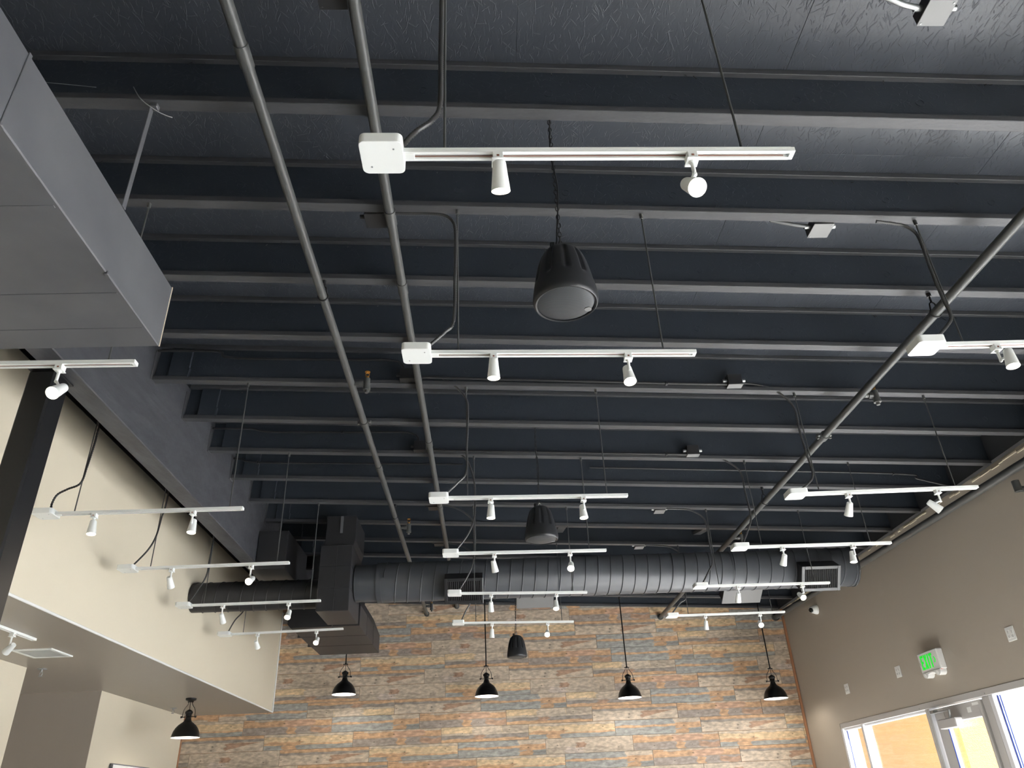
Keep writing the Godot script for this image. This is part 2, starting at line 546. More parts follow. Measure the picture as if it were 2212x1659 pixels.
	bead.box(W(-2.992, 1.98, WALL_Z + 0.012), Vector3(0.018, 1.36, 0.02), 0.004)
	struct("trim_4", bead, mats.white_bead)
	bead = MB.new()
	bead.box(W(WALL_X - 0.02, 0.48, WALL_Z + 0.012), Vector3(0.036, 4.24, 0.02), 0.004)
	struct("trim_5", bead, mats.wood_trim)
	bead = MB.new()
	bead.box(W(-4.185, -0.17, WALL_Z + 0.012), Vector3(0.022, 2.94, 0.02), 0.004)
	struct("trim_6", bead, mats.wood_trim)
	# lower left walls with a recess between them
	var ll := MB.new()
	ll.box(W(-4.3, (1.30 - EYE) / 2, (-8.85 - 11.55) / 2), Vector3(0.22, 1.30 + EYE, 2.7))
	ll.box(W(-4.3, (1.30 - EYE) / 2, (-7.33 + 3.3) / 2), Vector3(0.22, 1.30 + EYE, 10.63))
	struct("wall_left_lower", ll, mats.cream_wall_paint)
	var rec := MB.new()
	rec.box(W(-4.933, (1.30 - EYE) / 2, -8.895), Vector3(1.484, 1.30 + EYE, 0.1))
	rec.box(W(-5.65, (1.30 - EYE) / 2, -8.1), Vector3(0.1, 1.30 + EYE, 1.7))
	rec.box(W(-5.0, (1.30 - EYE) / 2, -7.28), Vector3(1.35, 1.30 + EYE, 0.08))
	struct("wall_recess", rec, mats.brown_recess_paint)
	struct("wall_front", MB.new().box(W(0.1, 0.8, 3.3), Vector3(9.8, 5.0, 0.2)), mats.cream_wall_paint)

func frame_bar(z0: float, z1: float, y0: float, y1: float, m: Material, parent: Node, called := "frame", x0 := WALL_X + 0.0, dx := 0.11) -> void:
	obj(called, MB.new().box(W(x0 + dx / 2, (y0 + y1) / 2, (z0 + z1) / 2), Vector3(dx, y1 - y0, z1 - z0), 0.004), m, parent)

func build_storefront() -> void:
	var al: Material = mats.aluminium_frame
	var gr: Material = mats.grey_aluminium
	var lo := -EYE
	var gx := WALL_X + 0.06
	# head of the whole storefront
	var head := struct("trim_7", MB.new().box(W(WALL_X + 0.05, 0.739, -3.75), Vector3(0.11, 0.06, 13.1), 0.004), gr)
	for z in [-10.25, -8.3, -7.12, -6.3]:
		obj("screw", MB.new().cyl(W(WALL_X - 0.006, 0.728, z), W(WALL_X - 0.003, 0.728, z), 0.007, 8), mats.galvanised_steel, head)
	var w1 := struct("window_1", MB.new().box(W(WALL_X + 0.05, lo + 0.05, -9.24), Vector3(0.11, 0.1, 2.1), 0.004), al)
	frame_bar(-10.325, -10.275, lo, 0.709, al, w1)
	frame_bar(-9.74, -9.69, lo, 0.709, al, w1, "mullion")
	frame_bar(-8.21, -8.155, lo, 0.709, gr, w1, "jamb")
	frame_bar(-10.27, -8.21, 0.685, 0.709, al, w1, "head_bead", WALL_X + 0.03, 0.06)
	for p in [[-10.275, -9.74], [-9.69, -8.21]]:
		obj("pane", MB.new().box(W(gx, (lo + 0.1 + 0.69) / 2, (p[0] + p[1]) / 2), Vector3(0.008, 0.69 - lo - 0.1, p[1] - p[0])), mats.window_glass, w1)
	frame_bar(-10.272, -10.262, lo + 0.1, 0.69, mats.glass_edge_blue, w1, "gasket", gx - 0.012, 0.012)
	# glazed door with a closer on its top rail
	var d := struct("door_1", MB.new().box(W(gx, lo + 0.13, -7.705), Vector3(0.045, 0.25, 0.83), 0.004), gr)
	frame_bar(-8.15, -8.13, lo, 0.709, al, d, "door_frame")
	frame_bar(-7.295, -7.19, lo, 0.709, gr, d, "door_frame", gx + 0.0, 0.05)
	frame_bar(-8.128, -8.12, lo, 0.709, gr, d, "stop_bead", WALL_X - 0.008, 0.01)
	frame_bar(-8.12, -7.94, lo, 0.70, gr, d, "stile", gx - 0.0225, 0.045)
	frame_bar(-7.335, -7.295, lo, 0.70, gr, d, "stile", gx - 0.0225, 0.045)
	frame_bar(-7.94, -7.335, 0.56, 0.70, gr, d, "top_rail", gx - 0.0225, 0.045)
	obj("pane", MB.new().box(W(gx, (lo + 0.25 + 0.56) / 2, -7.6375), Vector3(0.008, 0.56 - lo - 0.25, 0.605)), mats.window_glass, d)
	frame_bar(-7.94, -7.928, lo + 0.25, 0.56, mats.glass_edge_blue, d, "gasket", gx - 0.03, 0.012)
	var cl := obj("door_closer", MB.new().box(W(WALL_X - 0.015, 0.545, -7.78), Vector3(0.075, 0.085, 0.30), 0.006), gr, d)
	var arm := MB.new()
	arm.box(W(WALL_X - 0.04, 0.655, -7.86), Vector3(0.016, 0.012, 0.34), 0.003)
	arm.cyl(W(WALL_X - 0.04, 0.585, -7.72), W(WALL_X - 0.04, 0.66, -7.70), 0.012, 10)
	arm.box(W(WALL_X - 0.012, 0.668, -8.03), Vector3(0.05, 0.03, 0.07), 0.004)
	obj("closer_arm", arm, mats.galvanised_steel, cl)
	var lab := MB.new()
	lab.box(W(gx - 0.0235, 0.632, -7.50), Vector3(0.003, 0.045, 0.06))
	lab.box(W(gx - 0.0235, 0.672, -7.38), Vector3(0.003, 0.022, 0.10))
	obj("label", lab, mats.white_plastic, d)
	var w2 := struct("window_2", MB.new().box(W(WALL_X + 0.05, lo + 0.05, -2.2), Vector3(0.11, 0.1, 9.85), 0.004), al)
	frame_bar(-7.19, -7.09, lo, 0.709, gr, w2, "mullion")
	frame_bar(-7.09, -7.03, lo, 0.709, al, w2, "mullion")
	var zz := -7.03
	var k := 0
	while zz < 2.6:
		var ze := minf(zz + 1.9, 2.72)
		obj("pane", MB.new().box(W(gx, (lo + 0.1 + 0.70) / 2, (zz + ze) / 2), Vector3(0.008, 0.70 - lo - 0.1, ze - zz - 0.06)), mats.window_glass, w2)
		frame_bar(zz, zz + 0.012, lo + 0.1, 0.70, mats.glass_edge_blue, w2, "gasket", gx - 0.02, 0.012)
		frame_bar(zz + 0.035, zz + 0.045, lo + 0.1, 0.70, mats.glass_edge_blue, w2, "gasket", gx - 0.02, 0.012)
		if ze < 2.7:
			frame_bar(ze - 0.05, ze, lo, 0.709, al, w2, "mullion")
		zz = ze
		k += 1

func build_outside() -> void:
	struct("ground_outside", MB.new().box(W(34.7, -EYE - 0.12, -4), Vector3(60, 0.2, 80)), mats.pavement)
	var b := thing("building_wing", "orange stucco wing of the building outside, seen through the sidelight and door", "building", W(6.8, -EYE - 0.02, -15))
	obj("wall", MB.new().box(Vector3(0.10, 2.6, -0.75), Vector3(0.20, 5.2, 7.7), 0.01), mats.orange_stucco, b)
	obj("pilaster", MB.new().box(Vector3(0.06, 2.6, 3.30), Vector3(0.42, 5.2, 0.42), 0.01), mats.orange_stucco, b)

# ---------------------------------------------------------------- ceiling timber and steel
func build_joists() -> void:
	var L := 6.72
	var xc := 1.04
	var bx := Vector3(1, RA, 0).normalized()
	var bas := Basis(bx, Vector3(-RA, 1, 0).normalized(), Vector3.BACK)
	var web := MB.new().box(Vector3(0, 0.15, -0.03), Vector3(L, 0.236, 0.011)).mesh()
	var low := MB.new().box(Vector3(0, 0.0165, -0.03), Vector3(L, 0.033, 0.06), 0.0025).mesh()
	var upp := MB.new().box(Vector3(0, 0.2835, -0.03), Vector3(L, 0.033, 0.06), 0.0025).mesh()
	var ring := MB.new().lathe([Vector2(0.017, 0.0), Vector2(0.0205, 0.0), Vector2(0.0205, 0.0022), Vector2(0.017, 0.0022), Vector2(0.017, 0)], 18).mesh()
	var stiff := MB.new().box(Vector3(0, 0.15, -0.012), Vector3(0.14, 0.232, 0.022), 0.003)
	stiff.box(Vector3(0.075, 0.06, -0.006), Vector3(0.01, 0.075, 0.03), 0.002)
	var stiff_mesh := stiff.mesh()
	var words := ["at the very top right edge, nearest of all", "second from the top, carrying the flat duct strap", "third from the top, just under the nearest light track", "fourth from the top, behind the nearest speaker", "fifth from the top, above the second middle track", "sixth from the top, with a bent pipe run", "seventh from the top, holding the middle speaker chain", "eighth from the top, second one with two boxes", "ninth from the top, above the third middle track", "tenth from the top, just above the middle speaker", "eleventh from the top, behind the middle speaker", "twelfth from the top, last one above the round duct", "thirteenth from the top, mostly behind the round duct", "fourteenth from the top, hidden behind the round duct", "fifteenth from the top, just below the round duct", "sixteenth from the top, holding the pendant stems", "seventeenth and last, lying against the plank wall"]
	for k in 17:
		var z := jz(k)
		var j := thing("ceiling_joist", "black wooden I-joist, " + words[k], "joist", W(xc, roof(xc, z), z), "I-joists under the roof deck")
		j.basis = bas
		obj("web", web, mats.black_painted_web, j)
		obj("bottom_flange", low, mats.black_painted_lumber, j)
		obj("top_flange", upp, mats.black_painted_lumber, j)
		if k > 3:
			var s := obj("web_stiffener", stiff_mesh, mats.black_painted_web, j)
			s.position.x = -L / 2 + 0.17
		if k >= 1 and k < 10:
			for i in 12:
				var x := -3.05 + i * 0.55 + (k % 3) * 0.13
				var kn := obj("knockout", ring, mats.black_painted_web, j)
				kn.transform = Transform3D(Basis(Vector3.RIGHT, PI / 2), Vector3(x, 0.13, -0.0245))
		if k >= 1 and k < 7:
			var nails := MB.new()
			for i in 26:
				var x := rng.randf_range(-3.2, 3.2)
				var y := rng.randf_range(0.245, 0.262)
				nails.cyl(Vector3(x, y, -0.01 - rng.randf() * 0.012), Vector3(x + rng.randf_range(-0.01, 0.01), y - rng.randf_range(0.008, 0.03), -0.005), 0.0022, 5)
			obj("nails", nails, mats.black_hardware, j)
			j.get_child(j.get_child_count() - 1).set_meta("kind", "stuff")
	# cross braces between the far joists
	var labels := ["short slanting brace between joists, right of the middle speaker", "short slanting brace between joists, beside the right pipe near the round duct"]
	for i in 2:
		var x := [0.86, 2.45][i] as float
		var mb := MB.new()
		mb.box(Vector3.ZERO, Vector3(0.09, 0.035, 0.60), 0.003)
		var o := obj("joist_brace", mb, mats.black_painted_lumber)
		o.position = W(x, roof(x, -7.98) - 0.03 + 0.12, -8.02)
		o.rotation = Vector3(0.18, 0, 0)
		tag(o, labels[i], "brace", "slanting joist braces")

func build_beam() -> void:
	var bm := thing("timber_beam", "deep charcoal painted beam along the cream wall carrying the joist ends", "beam", W(-2.396, 2.28, -4.3))
	obj("beam_body", MB.new().box(Vector3(0, 0.375, 0), Vector3(0.152, 0.75, 14.1), 0.006), mats.charcoal_beam_paint, bm)
	for k in range(4, 17):
		var z := jz(k) + 4.3 - 0.03
		obj("joist_hanger", MB.new().box(Vector3(0.0785, 0.57, z), Vector3(0.006, 0.24, 0.10), 0.002), mats.black_painted_lumber, bm)
	var c := thing("steel_column", "black square steel column under the beam at the left edge", "column", W(-2.475, -EYE, -3.80))
	obj("shaft", MB.new().box(Vector3(0, (2.28 + EYE - 0.012) / 2 + 0.006, 0), Vector3(0.15, 2.28 + EYE - 0.024, 0.16), 0.01), mats.black_steel_column, c)
	obj("cap_plate", MB.new().box(Vector3(0, 2.28 + EYE - 0.006, 0), Vector3(0.152, 0.012, 0.24), 0.002), mats.black_steel_column, c)
	obj("base_plate", MB.new().box(Vector3(0, 0.006, 0), Vector3(0.26, 0.012, 0.26), 0.002), mats.black_steel_column, c)

# a pipe along z with its hangers, couplings and upright heads
func pipe_z(called: String, label: String, cat: String, x: float, y0: float, z0: float, y1: float, z1: float, r: float, m: Material, hangers: Array, couplings: Array, heads: Array, clips: Array) -> void:
	var p := thing(called, label, cat, W(x, y0, z0))
	var a := Vector3.ZERO
	var b := Vector3(0, y1 - y0, z1 - z0)
	obj("pipe", MB.new().cyl(a, b, r, 24), m, p)
	obj("wall_collar", MB.new().cyl(b * 0.998, b, r * 1.6, 20), m, p)
	for z in hangers:
		var f: float = (z - z0) / (z1 - z0)
		var c := a.lerp(b, f)
		var mb := MB.new()
		var top: float = roof(x, z) - y0
		mb.cyl(Vector3(c.x, c.y + r + 0.045, c.z), Vector3(c.x, top, c.z), 0.006, 8)
		mb.cyl(Vector3(c.x, top - 0.025, c.z), Vector3(c.x, top, c.z), 0.013, 6)
		var rg := PackedVector3Array()
		for i in 25:
			var th := PI / 2 + TAU * i / 24.0
			rg.append(c + Vector3(cos(th) * (r + 0.004), sin(th) * (r + (0.045 if i < 3 or i > 21 else 0.004)), 0))
		mb.tube(rg, 0.0045, 6)
		obj("pipe_hanger", mb, mats.black_pipe_paint, p)
	for z in couplings:
		var c := a.lerp(b, (z - z0) / (z1 - z0))
		var mb := MB.new()
		mb.cyl(c + Vector3(0, 0, 0.03), c - Vector3(0, 0, 0.03), r * 1.28, 20)
		for s in [-1.0, 1.0]:
			mb.box(c + Vector3(s * r * 1.62, 0, 0), Vector3(r * 0.9, r * 0.75, 0.05), 0.006)
			mb.cyl(c + Vector3(s * r * 1.75, r * 0.75, 0), c + Vector3(s * r * 1.75, -r * 0.75, 0), 0.009, 8)
		obj("coupling", mb, m, p)
	for z in clips:
		var c := a.lerp(b, (z - z0) / (z1 - z0))
		obj("sleeve", MB.new().cyl(c + Vector3(0, 0, 0.05), c - Vector3(0, 0, 0.05), r * 1.18, 20), m, p)
	for z in heads:
		var c := a.lerp(b, (z - z0) / (z1 - z0))
		var h := Node3D.new()
		h.name = "sprinkler_head"
		h.position = c
		p.add_child(h, true)
		var mb := MB.new()
		mb.cyl(Vector3(r * 0.8, 0, 0), Vector3(0.085, 0, 0), 0.016, 12)
		mb.cyl(Vector3(0.055, 0, 0), Vector3(0.082, 0, 0), 0.022, 12)
		mb.cyl(Vector3(0.105, -0.045, 0), Vector3(0.105, 0.035, 0), 0.021, 12)
		mb.cyl(Vector3(0.105, -0.055, 0), Vector3(0.105, -0.03, 0), 0.025, 12)
		mb.cyl(Vector3(0.105, -0.075, 0), Vector3(0.105, -0.055, 0), 0.013, 6)
		obj("elbow", mb, m, h)
		mb = MB.new()
		mb.cyl(Vector3(0.105, 0.03, 0), Vector3(0.105, 0.05, 0), 0.013, 6)
		for s in [-1.0, 1.0]:
			mb.tube(PackedVector3Array([Vector3(0.105 + s * 0.009, 0.05, 0), Vector3(0.105 + s * 0.013, 0.07, 0), Vector3(0.105 + s * 0.004, 0.088, 0)]), 0.0028, 6)
		mb.cyl(Vector3(0.105, 0.085, 0), Vector3(0.105, 0.09, 0), 0.018, 12)
		obj("sprinkler", mb, mats.brass, h)

func build_pipes() -> void:
	var m: Material = mats.charcoal_pipe_paint
	pipe_z("sprinkler_pipe", "long grey sprinkler pipe, leftmost of the ceiling pipes, left of the nearest track box", "pipe", -0.875, 2.545, 0.6, 2.565, WALL_Z, 0.024, m, [jz(3) - 0.03, jz(9) - 0.03], [-5.05], [-4.45, -7.45, -10.9], [-1.9, -5.9])
	pipe_z("electrical_pipe", "grey pipe running behind the square boxes of the middle light tracks", "pipe", -0.43, 2.575, 0.6, 2.66, WALL_Z, 0.024, m, [], [], [], [jz(2) - 0.05, jz(3) - 0.03, jz(7) + 0.3, jz(9)])
	pipe_z("sprinkler_pipe", "dark grey sprinkler pipe crossing the right side of the ceiling at a slant", "pipe", 2.60, 2.34, 0.6, 2.40, WALL_Z, 0.027, m, [jz(3) - 0.03, jz(8) - 0.03], [-5.1], [-4.45, -7.6], [])
	pipe_z("sprinkler_pipe", "dark pipe running along the top of the brown right wall", "pipe", 4.33, 2.15, 0.6, 2.335, WALL_Z, 0.035, m, [], [], [], [])
	var st := MB.new()
	st.cyl(Vector3(0, -0.05, 0), Vector3(0.13, -0.05, 0), 0.024, 16)
	st.cyl(Vector3(0, -0.07, 0), Vector3(0, 0.02, 0), 0.03, 16)
	var o := obj("pipe_elbow", st, m)
	o.position = W(4.33, 2.135, -5.6)
	tag(o, "short pipe stub entering the right wall below the wall pipe", "pipe")

# ---------------------------------------------------------------- ducts
func build_ducts() -> void:
	var d := thing("rectangular_duct", "big charcoal rectangular duct in the upper left corner, open end cut square", "duct", W(-1.83, 1.945, -0.9))
	obj("duct_body", MB.new().box(Vector3(0, 0, 0), Vector3(0.91, 0.31, 3.72), 0.004), mats.charcoal_duct_paint, d)
	for z in [-0.66, 0.035, 0.73]:
		var s := MB.new()
		for q in [[Vector3(0.4565, 0, z), Vector3(0.005, 0.316, 0.016)], [Vector3(0, -0.1565, z), Vector3(0.916, 0.005, 0.016)]]:
			s.box(q[0], q[1], 0.0015)
		obj("joint_flange", s, mats.charcoal_duct_paint, d)
	for z in [-1.72, -1.48, -1.0]:
		var cr := MB.new()
		cr.box(Vector3(0, -0.1555, z), Vector3(0.88, 0.003, 0.012), 0.001)
		obj("stiffening_crease", cr, mats.charcoal_duct_paint, d)
	obj("end_seam", MB.new().box(Vector3(0.455, 0, -1.857), Vector3(0.006, 0.314, 0.004), 0.001), mats.plaster_edge, d).set_meta("label", "scuffed bare edge of the duct end")
	for z in [-1.36, -0.665]:
		obj("clip", MB.new().box(Vector3(0.453, -0.154, z), Vector3(0.016, 0.016, 0.022), 0.003), mats.charcoal_duct_paint, d)
	# straps up to the joists
	var zs := jz(1) - 0.03
	var strap := MB.new()
	var s0 := W(-1.372, 2.095, zs)
	var s1 := W(-1.372, roof(-1.372, zs), zs)
	strap.box((s0 + s1) / 2, Vector3(0.004, s1.y - s0.y, 0.028), 0.001)
	strap.box(s1 + Vector3(0.012, -0.012, 0), Vector3(0.03, 0.024, 0.03), 0.003)
	tag(obj("hanger_strap", strap, mats.charcoal_duct_paint), "flat metal strap from the second joist down to the big left duct", "strap")
	# round duct on the right
	var yc := 2.077
	var zc := -7.75
	var r := 0.199
	var sp := thing("spiral_duct", "long round charcoal spiral duct crossing the room above the plank wall", "duct", W(-1.16, yc, zc))
	var x1 := 3.86 + 1.16
	var pr := []
	var Rz := Transform3D(Basis(Vector3.BACK, -PI / 2), Vector3.ZERO)   # lathe axis along +x
	pr = [Vector2(0, 0.06), Vector2(r, 0.06), Vector2(r, x1), Vector2(r - 0.01, x1 + 0.006), Vector2(0, x1 + 0.006)]
	obj("duct_body", MB.new().lathe(pr, 56, Rz, true), mats.spiral_duct_paint, sp)
	obj("collar", MB.new().lathe([Vector2(0, -0.16), Vector2(r * 0.93, -0.16), Vector2(r * 0.93, 0.08), Vector2(0, 0.08)], 48, Rz), mats.spiral_duct_paint, sp)
	for x in [0.10, 1.9, 3.7]:
		obj("slip_joint", MB.new().lathe([Vector2(r - 0.002, x), Vector2(r + 0.003, x), Vector2(r + 0.003, x + 0.012), Vector2(r - 0.002, x + 0.012)], 48, Rz), mats.spiral_duct_paint, sp)
	obj("end_rim", MB.new().lathe([Vector2(r - 0.002, x1 - 0.012), Vector2(r + 0.006, x1 - 0.012), Vector2(r + 0.006, x1 + 0.004), Vector2(r - 0.002, x1 + 0.004)], 48, Rz), mats.black_pipe_paint, sp)
	spiral(sp, 0.14, x1 - 0.02, r, 0.128)
	for q in [[-0.405, -0.02, false], [3.20, 3.60, true]]:
		register(sp, (q[0] + q[1]) / 2 + 1.16, q[1] - q[0], q[2])
	# round duct on the left, going into the cream wall
	var r2 := 0.147
	var lf := thing("spiral_duct", "shorter thinner round duct running from the box duct into the cream wall", "duct", W(-1.66, 2.015, -7.86))
	var Rm := Transform3D(Basis(Vector3.BACK, PI / 2), Vector3.ZERO)     # along -x
	obj("duct_body", MB.new().lathe([Vector2(0, 0), Vector2(r2, 0), Vector2(r2, 1.335), Vector2(0, 1.335)], 48, Rm), mats.dark_duct_paint, lf)
	spiral(lf, -1.32, -0.05, r2, 0.128, mats.dark_duct_paint)
	# the boxes joining them
	var bx := thing("plenum_duct", "tall square charcoal duct box joining the left and right round ducts", "duct", W(-1.49, 1.738, -7.75))
	obj("duct_body", MB.new().box(Vector3(0, 0.325, 0), Vector3(0.315, 0.65, 0.62), 0.005), mats.dark_duct_paint, bx)
	var neck := MB.new()
	neck.extrude(PackedVector2Array([Vector2(-0.1575, 0.65), Vector2(0.1575, 0.65), Vector2(0.175, 0.72), Vector2(0.175, 0.972), Vector2(-0.125, 0.972), Vector2(-0.125, 0.72)]), Vector3(0, 0, -0.31), Vector3.RIGHT, Vector3.UP, Vector3(0, 0, 0.58))
	obj("neck", neck, mats.dark_duct_paint, bx)
	for q in [0.22, 0.44, 0.65]:
		obj("seam", MB.new().box(Vector3(0, q, 0), Vector3(0.321, 0.006, 0.626), 0.002), mats.dark_duct_paint, bx)
	obj("standing_seam", MB.new().box(Vector3(0.01, 0.325, 0.311), Vector3(0.006, 0.65, 0.006), 0.002), mats.dark_duct_paint, bx)
	obj("strap", MB.new().box(Vector3(0.03, 0.88, 0.275), Vector3(0.028, 0.18, 0.01), 0.002), mats.charcoal_duct_paint, bx)
	var lb := thing("plenum_duct", "wide low charcoal duct box hanging behind the tall duct box above a pendant", "duct", W(-1.775, 1.806, -9.27))
	var hull := MB.new()
	hull.extrude(PackedVector2Array([Vector2(-0.35, 0.0), Vector2(0.395, 0.0), Vector2(0.395, 0.22), Vector2(0.31, 0.42), Vector2(-0.385, 0.42), Vector2(-0.385, 0.04)]), Vector3(0, 0, -0.82), Vector3.RIGHT, Vector3.UP, Vector3(0, 0, 1.64))
	obj("duct_body", hull, mats.dark_duct_paint, lb)
	for z in [0.30, -0.25]:
		obj("seam", MB.new().box(Vector3(0.005, 0.109, z), Vector3(0.786, 0.224, 0.012), 0.002), mats.dark_duct_paint, lb)
	obj("riser", MB.new().box(Vector3(0.0, 0.66, 0.0), Vector3(0.5, 0.522, 0.8), 0.005), mats.dark_duct_paint, lb)
	# square boxes under the roof, behind the round duct
	var q := [["square grey duct box under the roof, left one, above the far speaker", 0.637, 2.255, -9.9, 0.48], ["square grey duct box under the roof, right one, with its pale slanted face showing", 3.345, 2.222, -9.9, 0.51]]
	for e in q:
		var o := thing("ceiling_box", e[0], "duct box", W(e[1], e[2], e[3]), "square boxes behind the round duct")
		o.rotation.x = -deg_to_rad(32.0)
		obj("casing", MB.new().box(Vector3(0, 0.085, 0.21), Vector3(e[4] - 0.02, 0.15, 0.40), 0.004), mats.dark_duct_paint, o)
		obj("face_plate", MB.new().box(Vector3(0, 0.008, 0.21), Vector3(e[4], 0.016, 0.42), 0.003), mats.box_grey_paint, o)
	# black bracket panel hanging from the beam by the box duct
	var hp := MB.new().box(Vector3(0, 0.0, 0), Vector3(0.30, 0.40, 0.9), 0.004)
	var po := obj("duct_panel", hp, mats.dark_duct_paint)
	po.position = W(-2.165, 2.40, -8.0)
	tag(po, "dark square duct panel fixed to the beam left of the tall duct box", "duct panel")

func spiral(parent: Node, xa: float, xb: float, r: float, pitch: float, m: Material = null) -> void:
	var p := PackedVector3Array()
	var turns := (xb - xa) / pitch
	var nn := int(turns * 30)
	for i in nn + 1:
		var f := float(i) / nn
		var th := TAU * turns * f
		p.append(Vector3(lerpf(xa, xb, f), sin(th) * r, cos(th) * r))
	obj("spiral_seam", MB.new().tube(p, 0.007, 5), m if m else mats.spiral_duct_paint, parent)

func register(parent: Node, x: float, w: float, pale: bool) -> void:
	var g := Node3D.new()
	g.name = "air_register"
	g.position = Vector3(x, -0.172, 0.246)
	g.rotation.x = deg_to_rad(35.0)
	parent.add_child(g, true)
	var m: Material = mats.galvanised_steel if pale else mats.black_pipe_paint
	var h := 0.26
	obj("boot", MB.new().box(Vector3(0, 0, -0.10), Vector3(w - 0.006, h - 0.006, 0.20), 0.003), mats.dark_duct_paint, g)
	var fr := MB.new()
	for s in [-1.0, 1.0]:
		fr.box(Vector3(s * (w / 2 - 0.016), 0, 0.004), Vector3(0.032, h, 0.014), 0.003)
		fr.box(Vector3(0, s * (h / 2 - 0.016), 0.004), Vector3(w - 0.064, 0.032, 0.014), 0.003)
	obj("frame", fr, mats.register_grey if pale else mats.black_pipe_paint, g)
	obj("back", MB.new().box(Vector3(0, 0, 0.0005), Vector3(w - 0.06, h - 0.06, 0.001)), mats.dark_void, g)
	for i in 17:
		var xx := -w / 2 + 0.045 + (w - 0.09) * i / 16.0
		var s := obj("louvre", MB.new().box(Vector3.ZERO, Vector3(0.0025, h - 0.064, 0.011), 0.0005), m if not pale else mats.black_pipe_paint, g)
		s.position = Vector3(xx, 0, 0.005)
		s.rotation.y = -0.25
	if not pale:
		obj("edge_strip", MB.new().box(Vector3(w / 2 - 0.004, 0, 0.012), Vector3(0.007, h, 0.004), 0.001), mats.galvanised_steel, g)

# ---------------------------------------------------------------- light tracks
var rail_meshes := {}
var head_mesh := {}

func spot_head(parent: Node3D, hx: float, B: Vector3, ax: Vector3, energy: float) -> void:
	# B: middle of the back of the shade, ax: where it points, both in the track's own axes
	var h := Node3D.new()
	h.name = "spot_head"
	parent.add_child(h, true)
	if head_mesh.is_empty():
		var ad := MB.new().box(Vector3(0, -0.011, 0), Vector3(0.032, 0.026, 0.036), 0.002)
		ad.box(Vector3(0, -0.0255, 0), Vector3(0.038, 0.004, 0.042), 0.0012)
		ad.cyl(Vector3(0, -0.027, 0), Vector3(0, -0.034, 0), 0.0115, 16, 0.008)
		head_mesh.adapter = ad.mesh()
		head_mesh.tab = MB.new().box(Vector3(0, -0.014, 0.0185), Vector3(0.008, 0.007, 0.0015), 0.0004).mesh()
		head_mesh.shade = MB.new().lathe([Vector2(0, 0.001), Vector2(0.013, 0.001), Vector2(0.016, 0.0), Vector2(0.0188, 0.003), Vector2(0.0200, 0.008), Vector2(0.0232, 0.043), Vector2(0.0235, 0.045), Vector2(0.0285, 0.092), Vector2(0.0268, 0.0925), Vector2(0.0255, 0.083)], 28, Transform3D(), true).mesh()
		head_mesh.lens = MB.new().lathe([Vector2(0.0262, 0.087), Vector2(0.02, 0.0885), Vector2(0.01, 0.0892), Vector2(0, 0.0894)], 24, Transform3D(), true).mesh()
	var a := obj("adapter", head_mesh.adapter, mats.white_enamel, h)
	a.position.x = hx
	a = obj("release_tab", head_mesh.tab, mats.copper_strip, h)
	a.position.x = hx
	var P := Vector3(hx, -0.078, 0)
	var st := MB.new().cyl(Vector3(hx, -0.03, 0), P, 0.0065, 12)
	var K := B + ax * 0.03
	st.cyl(P + Vector3(0, 0.003, 0), K, 0.0058, 10)
	st.box(P, Vector3(0.014, 0.016, 0.014), 0.004)
	obj("stem", st, mats.white_enamel, h)
	var m := Transform3D(MB.along(ax), B)
	var s := obj("shade", head_mesh.shade, mats.white_enamel, h)
	s.transform = m
	s = obj("lamp_lens", head_mesh.lens, mats.lamp_glow, h)
	s.transform = m
	var l := SpotLight3D.new()
	l.name = "lamp_light"
	h.add_child(l, true)
	l.position = B + ax * 0.1
	l.basis = Basis(MB.along(ax).x, MB.along(ax).z, -ax)
	l.spot_angle = 34.0
	l.spot_range = 12.0
	l.spot_attenuation = 2.0
	l.light_size = 0.025
	l.light_color = Color(1.0, 0.93, 0.83)
	l.light_energy = energy
	l.shadow_enabled = true

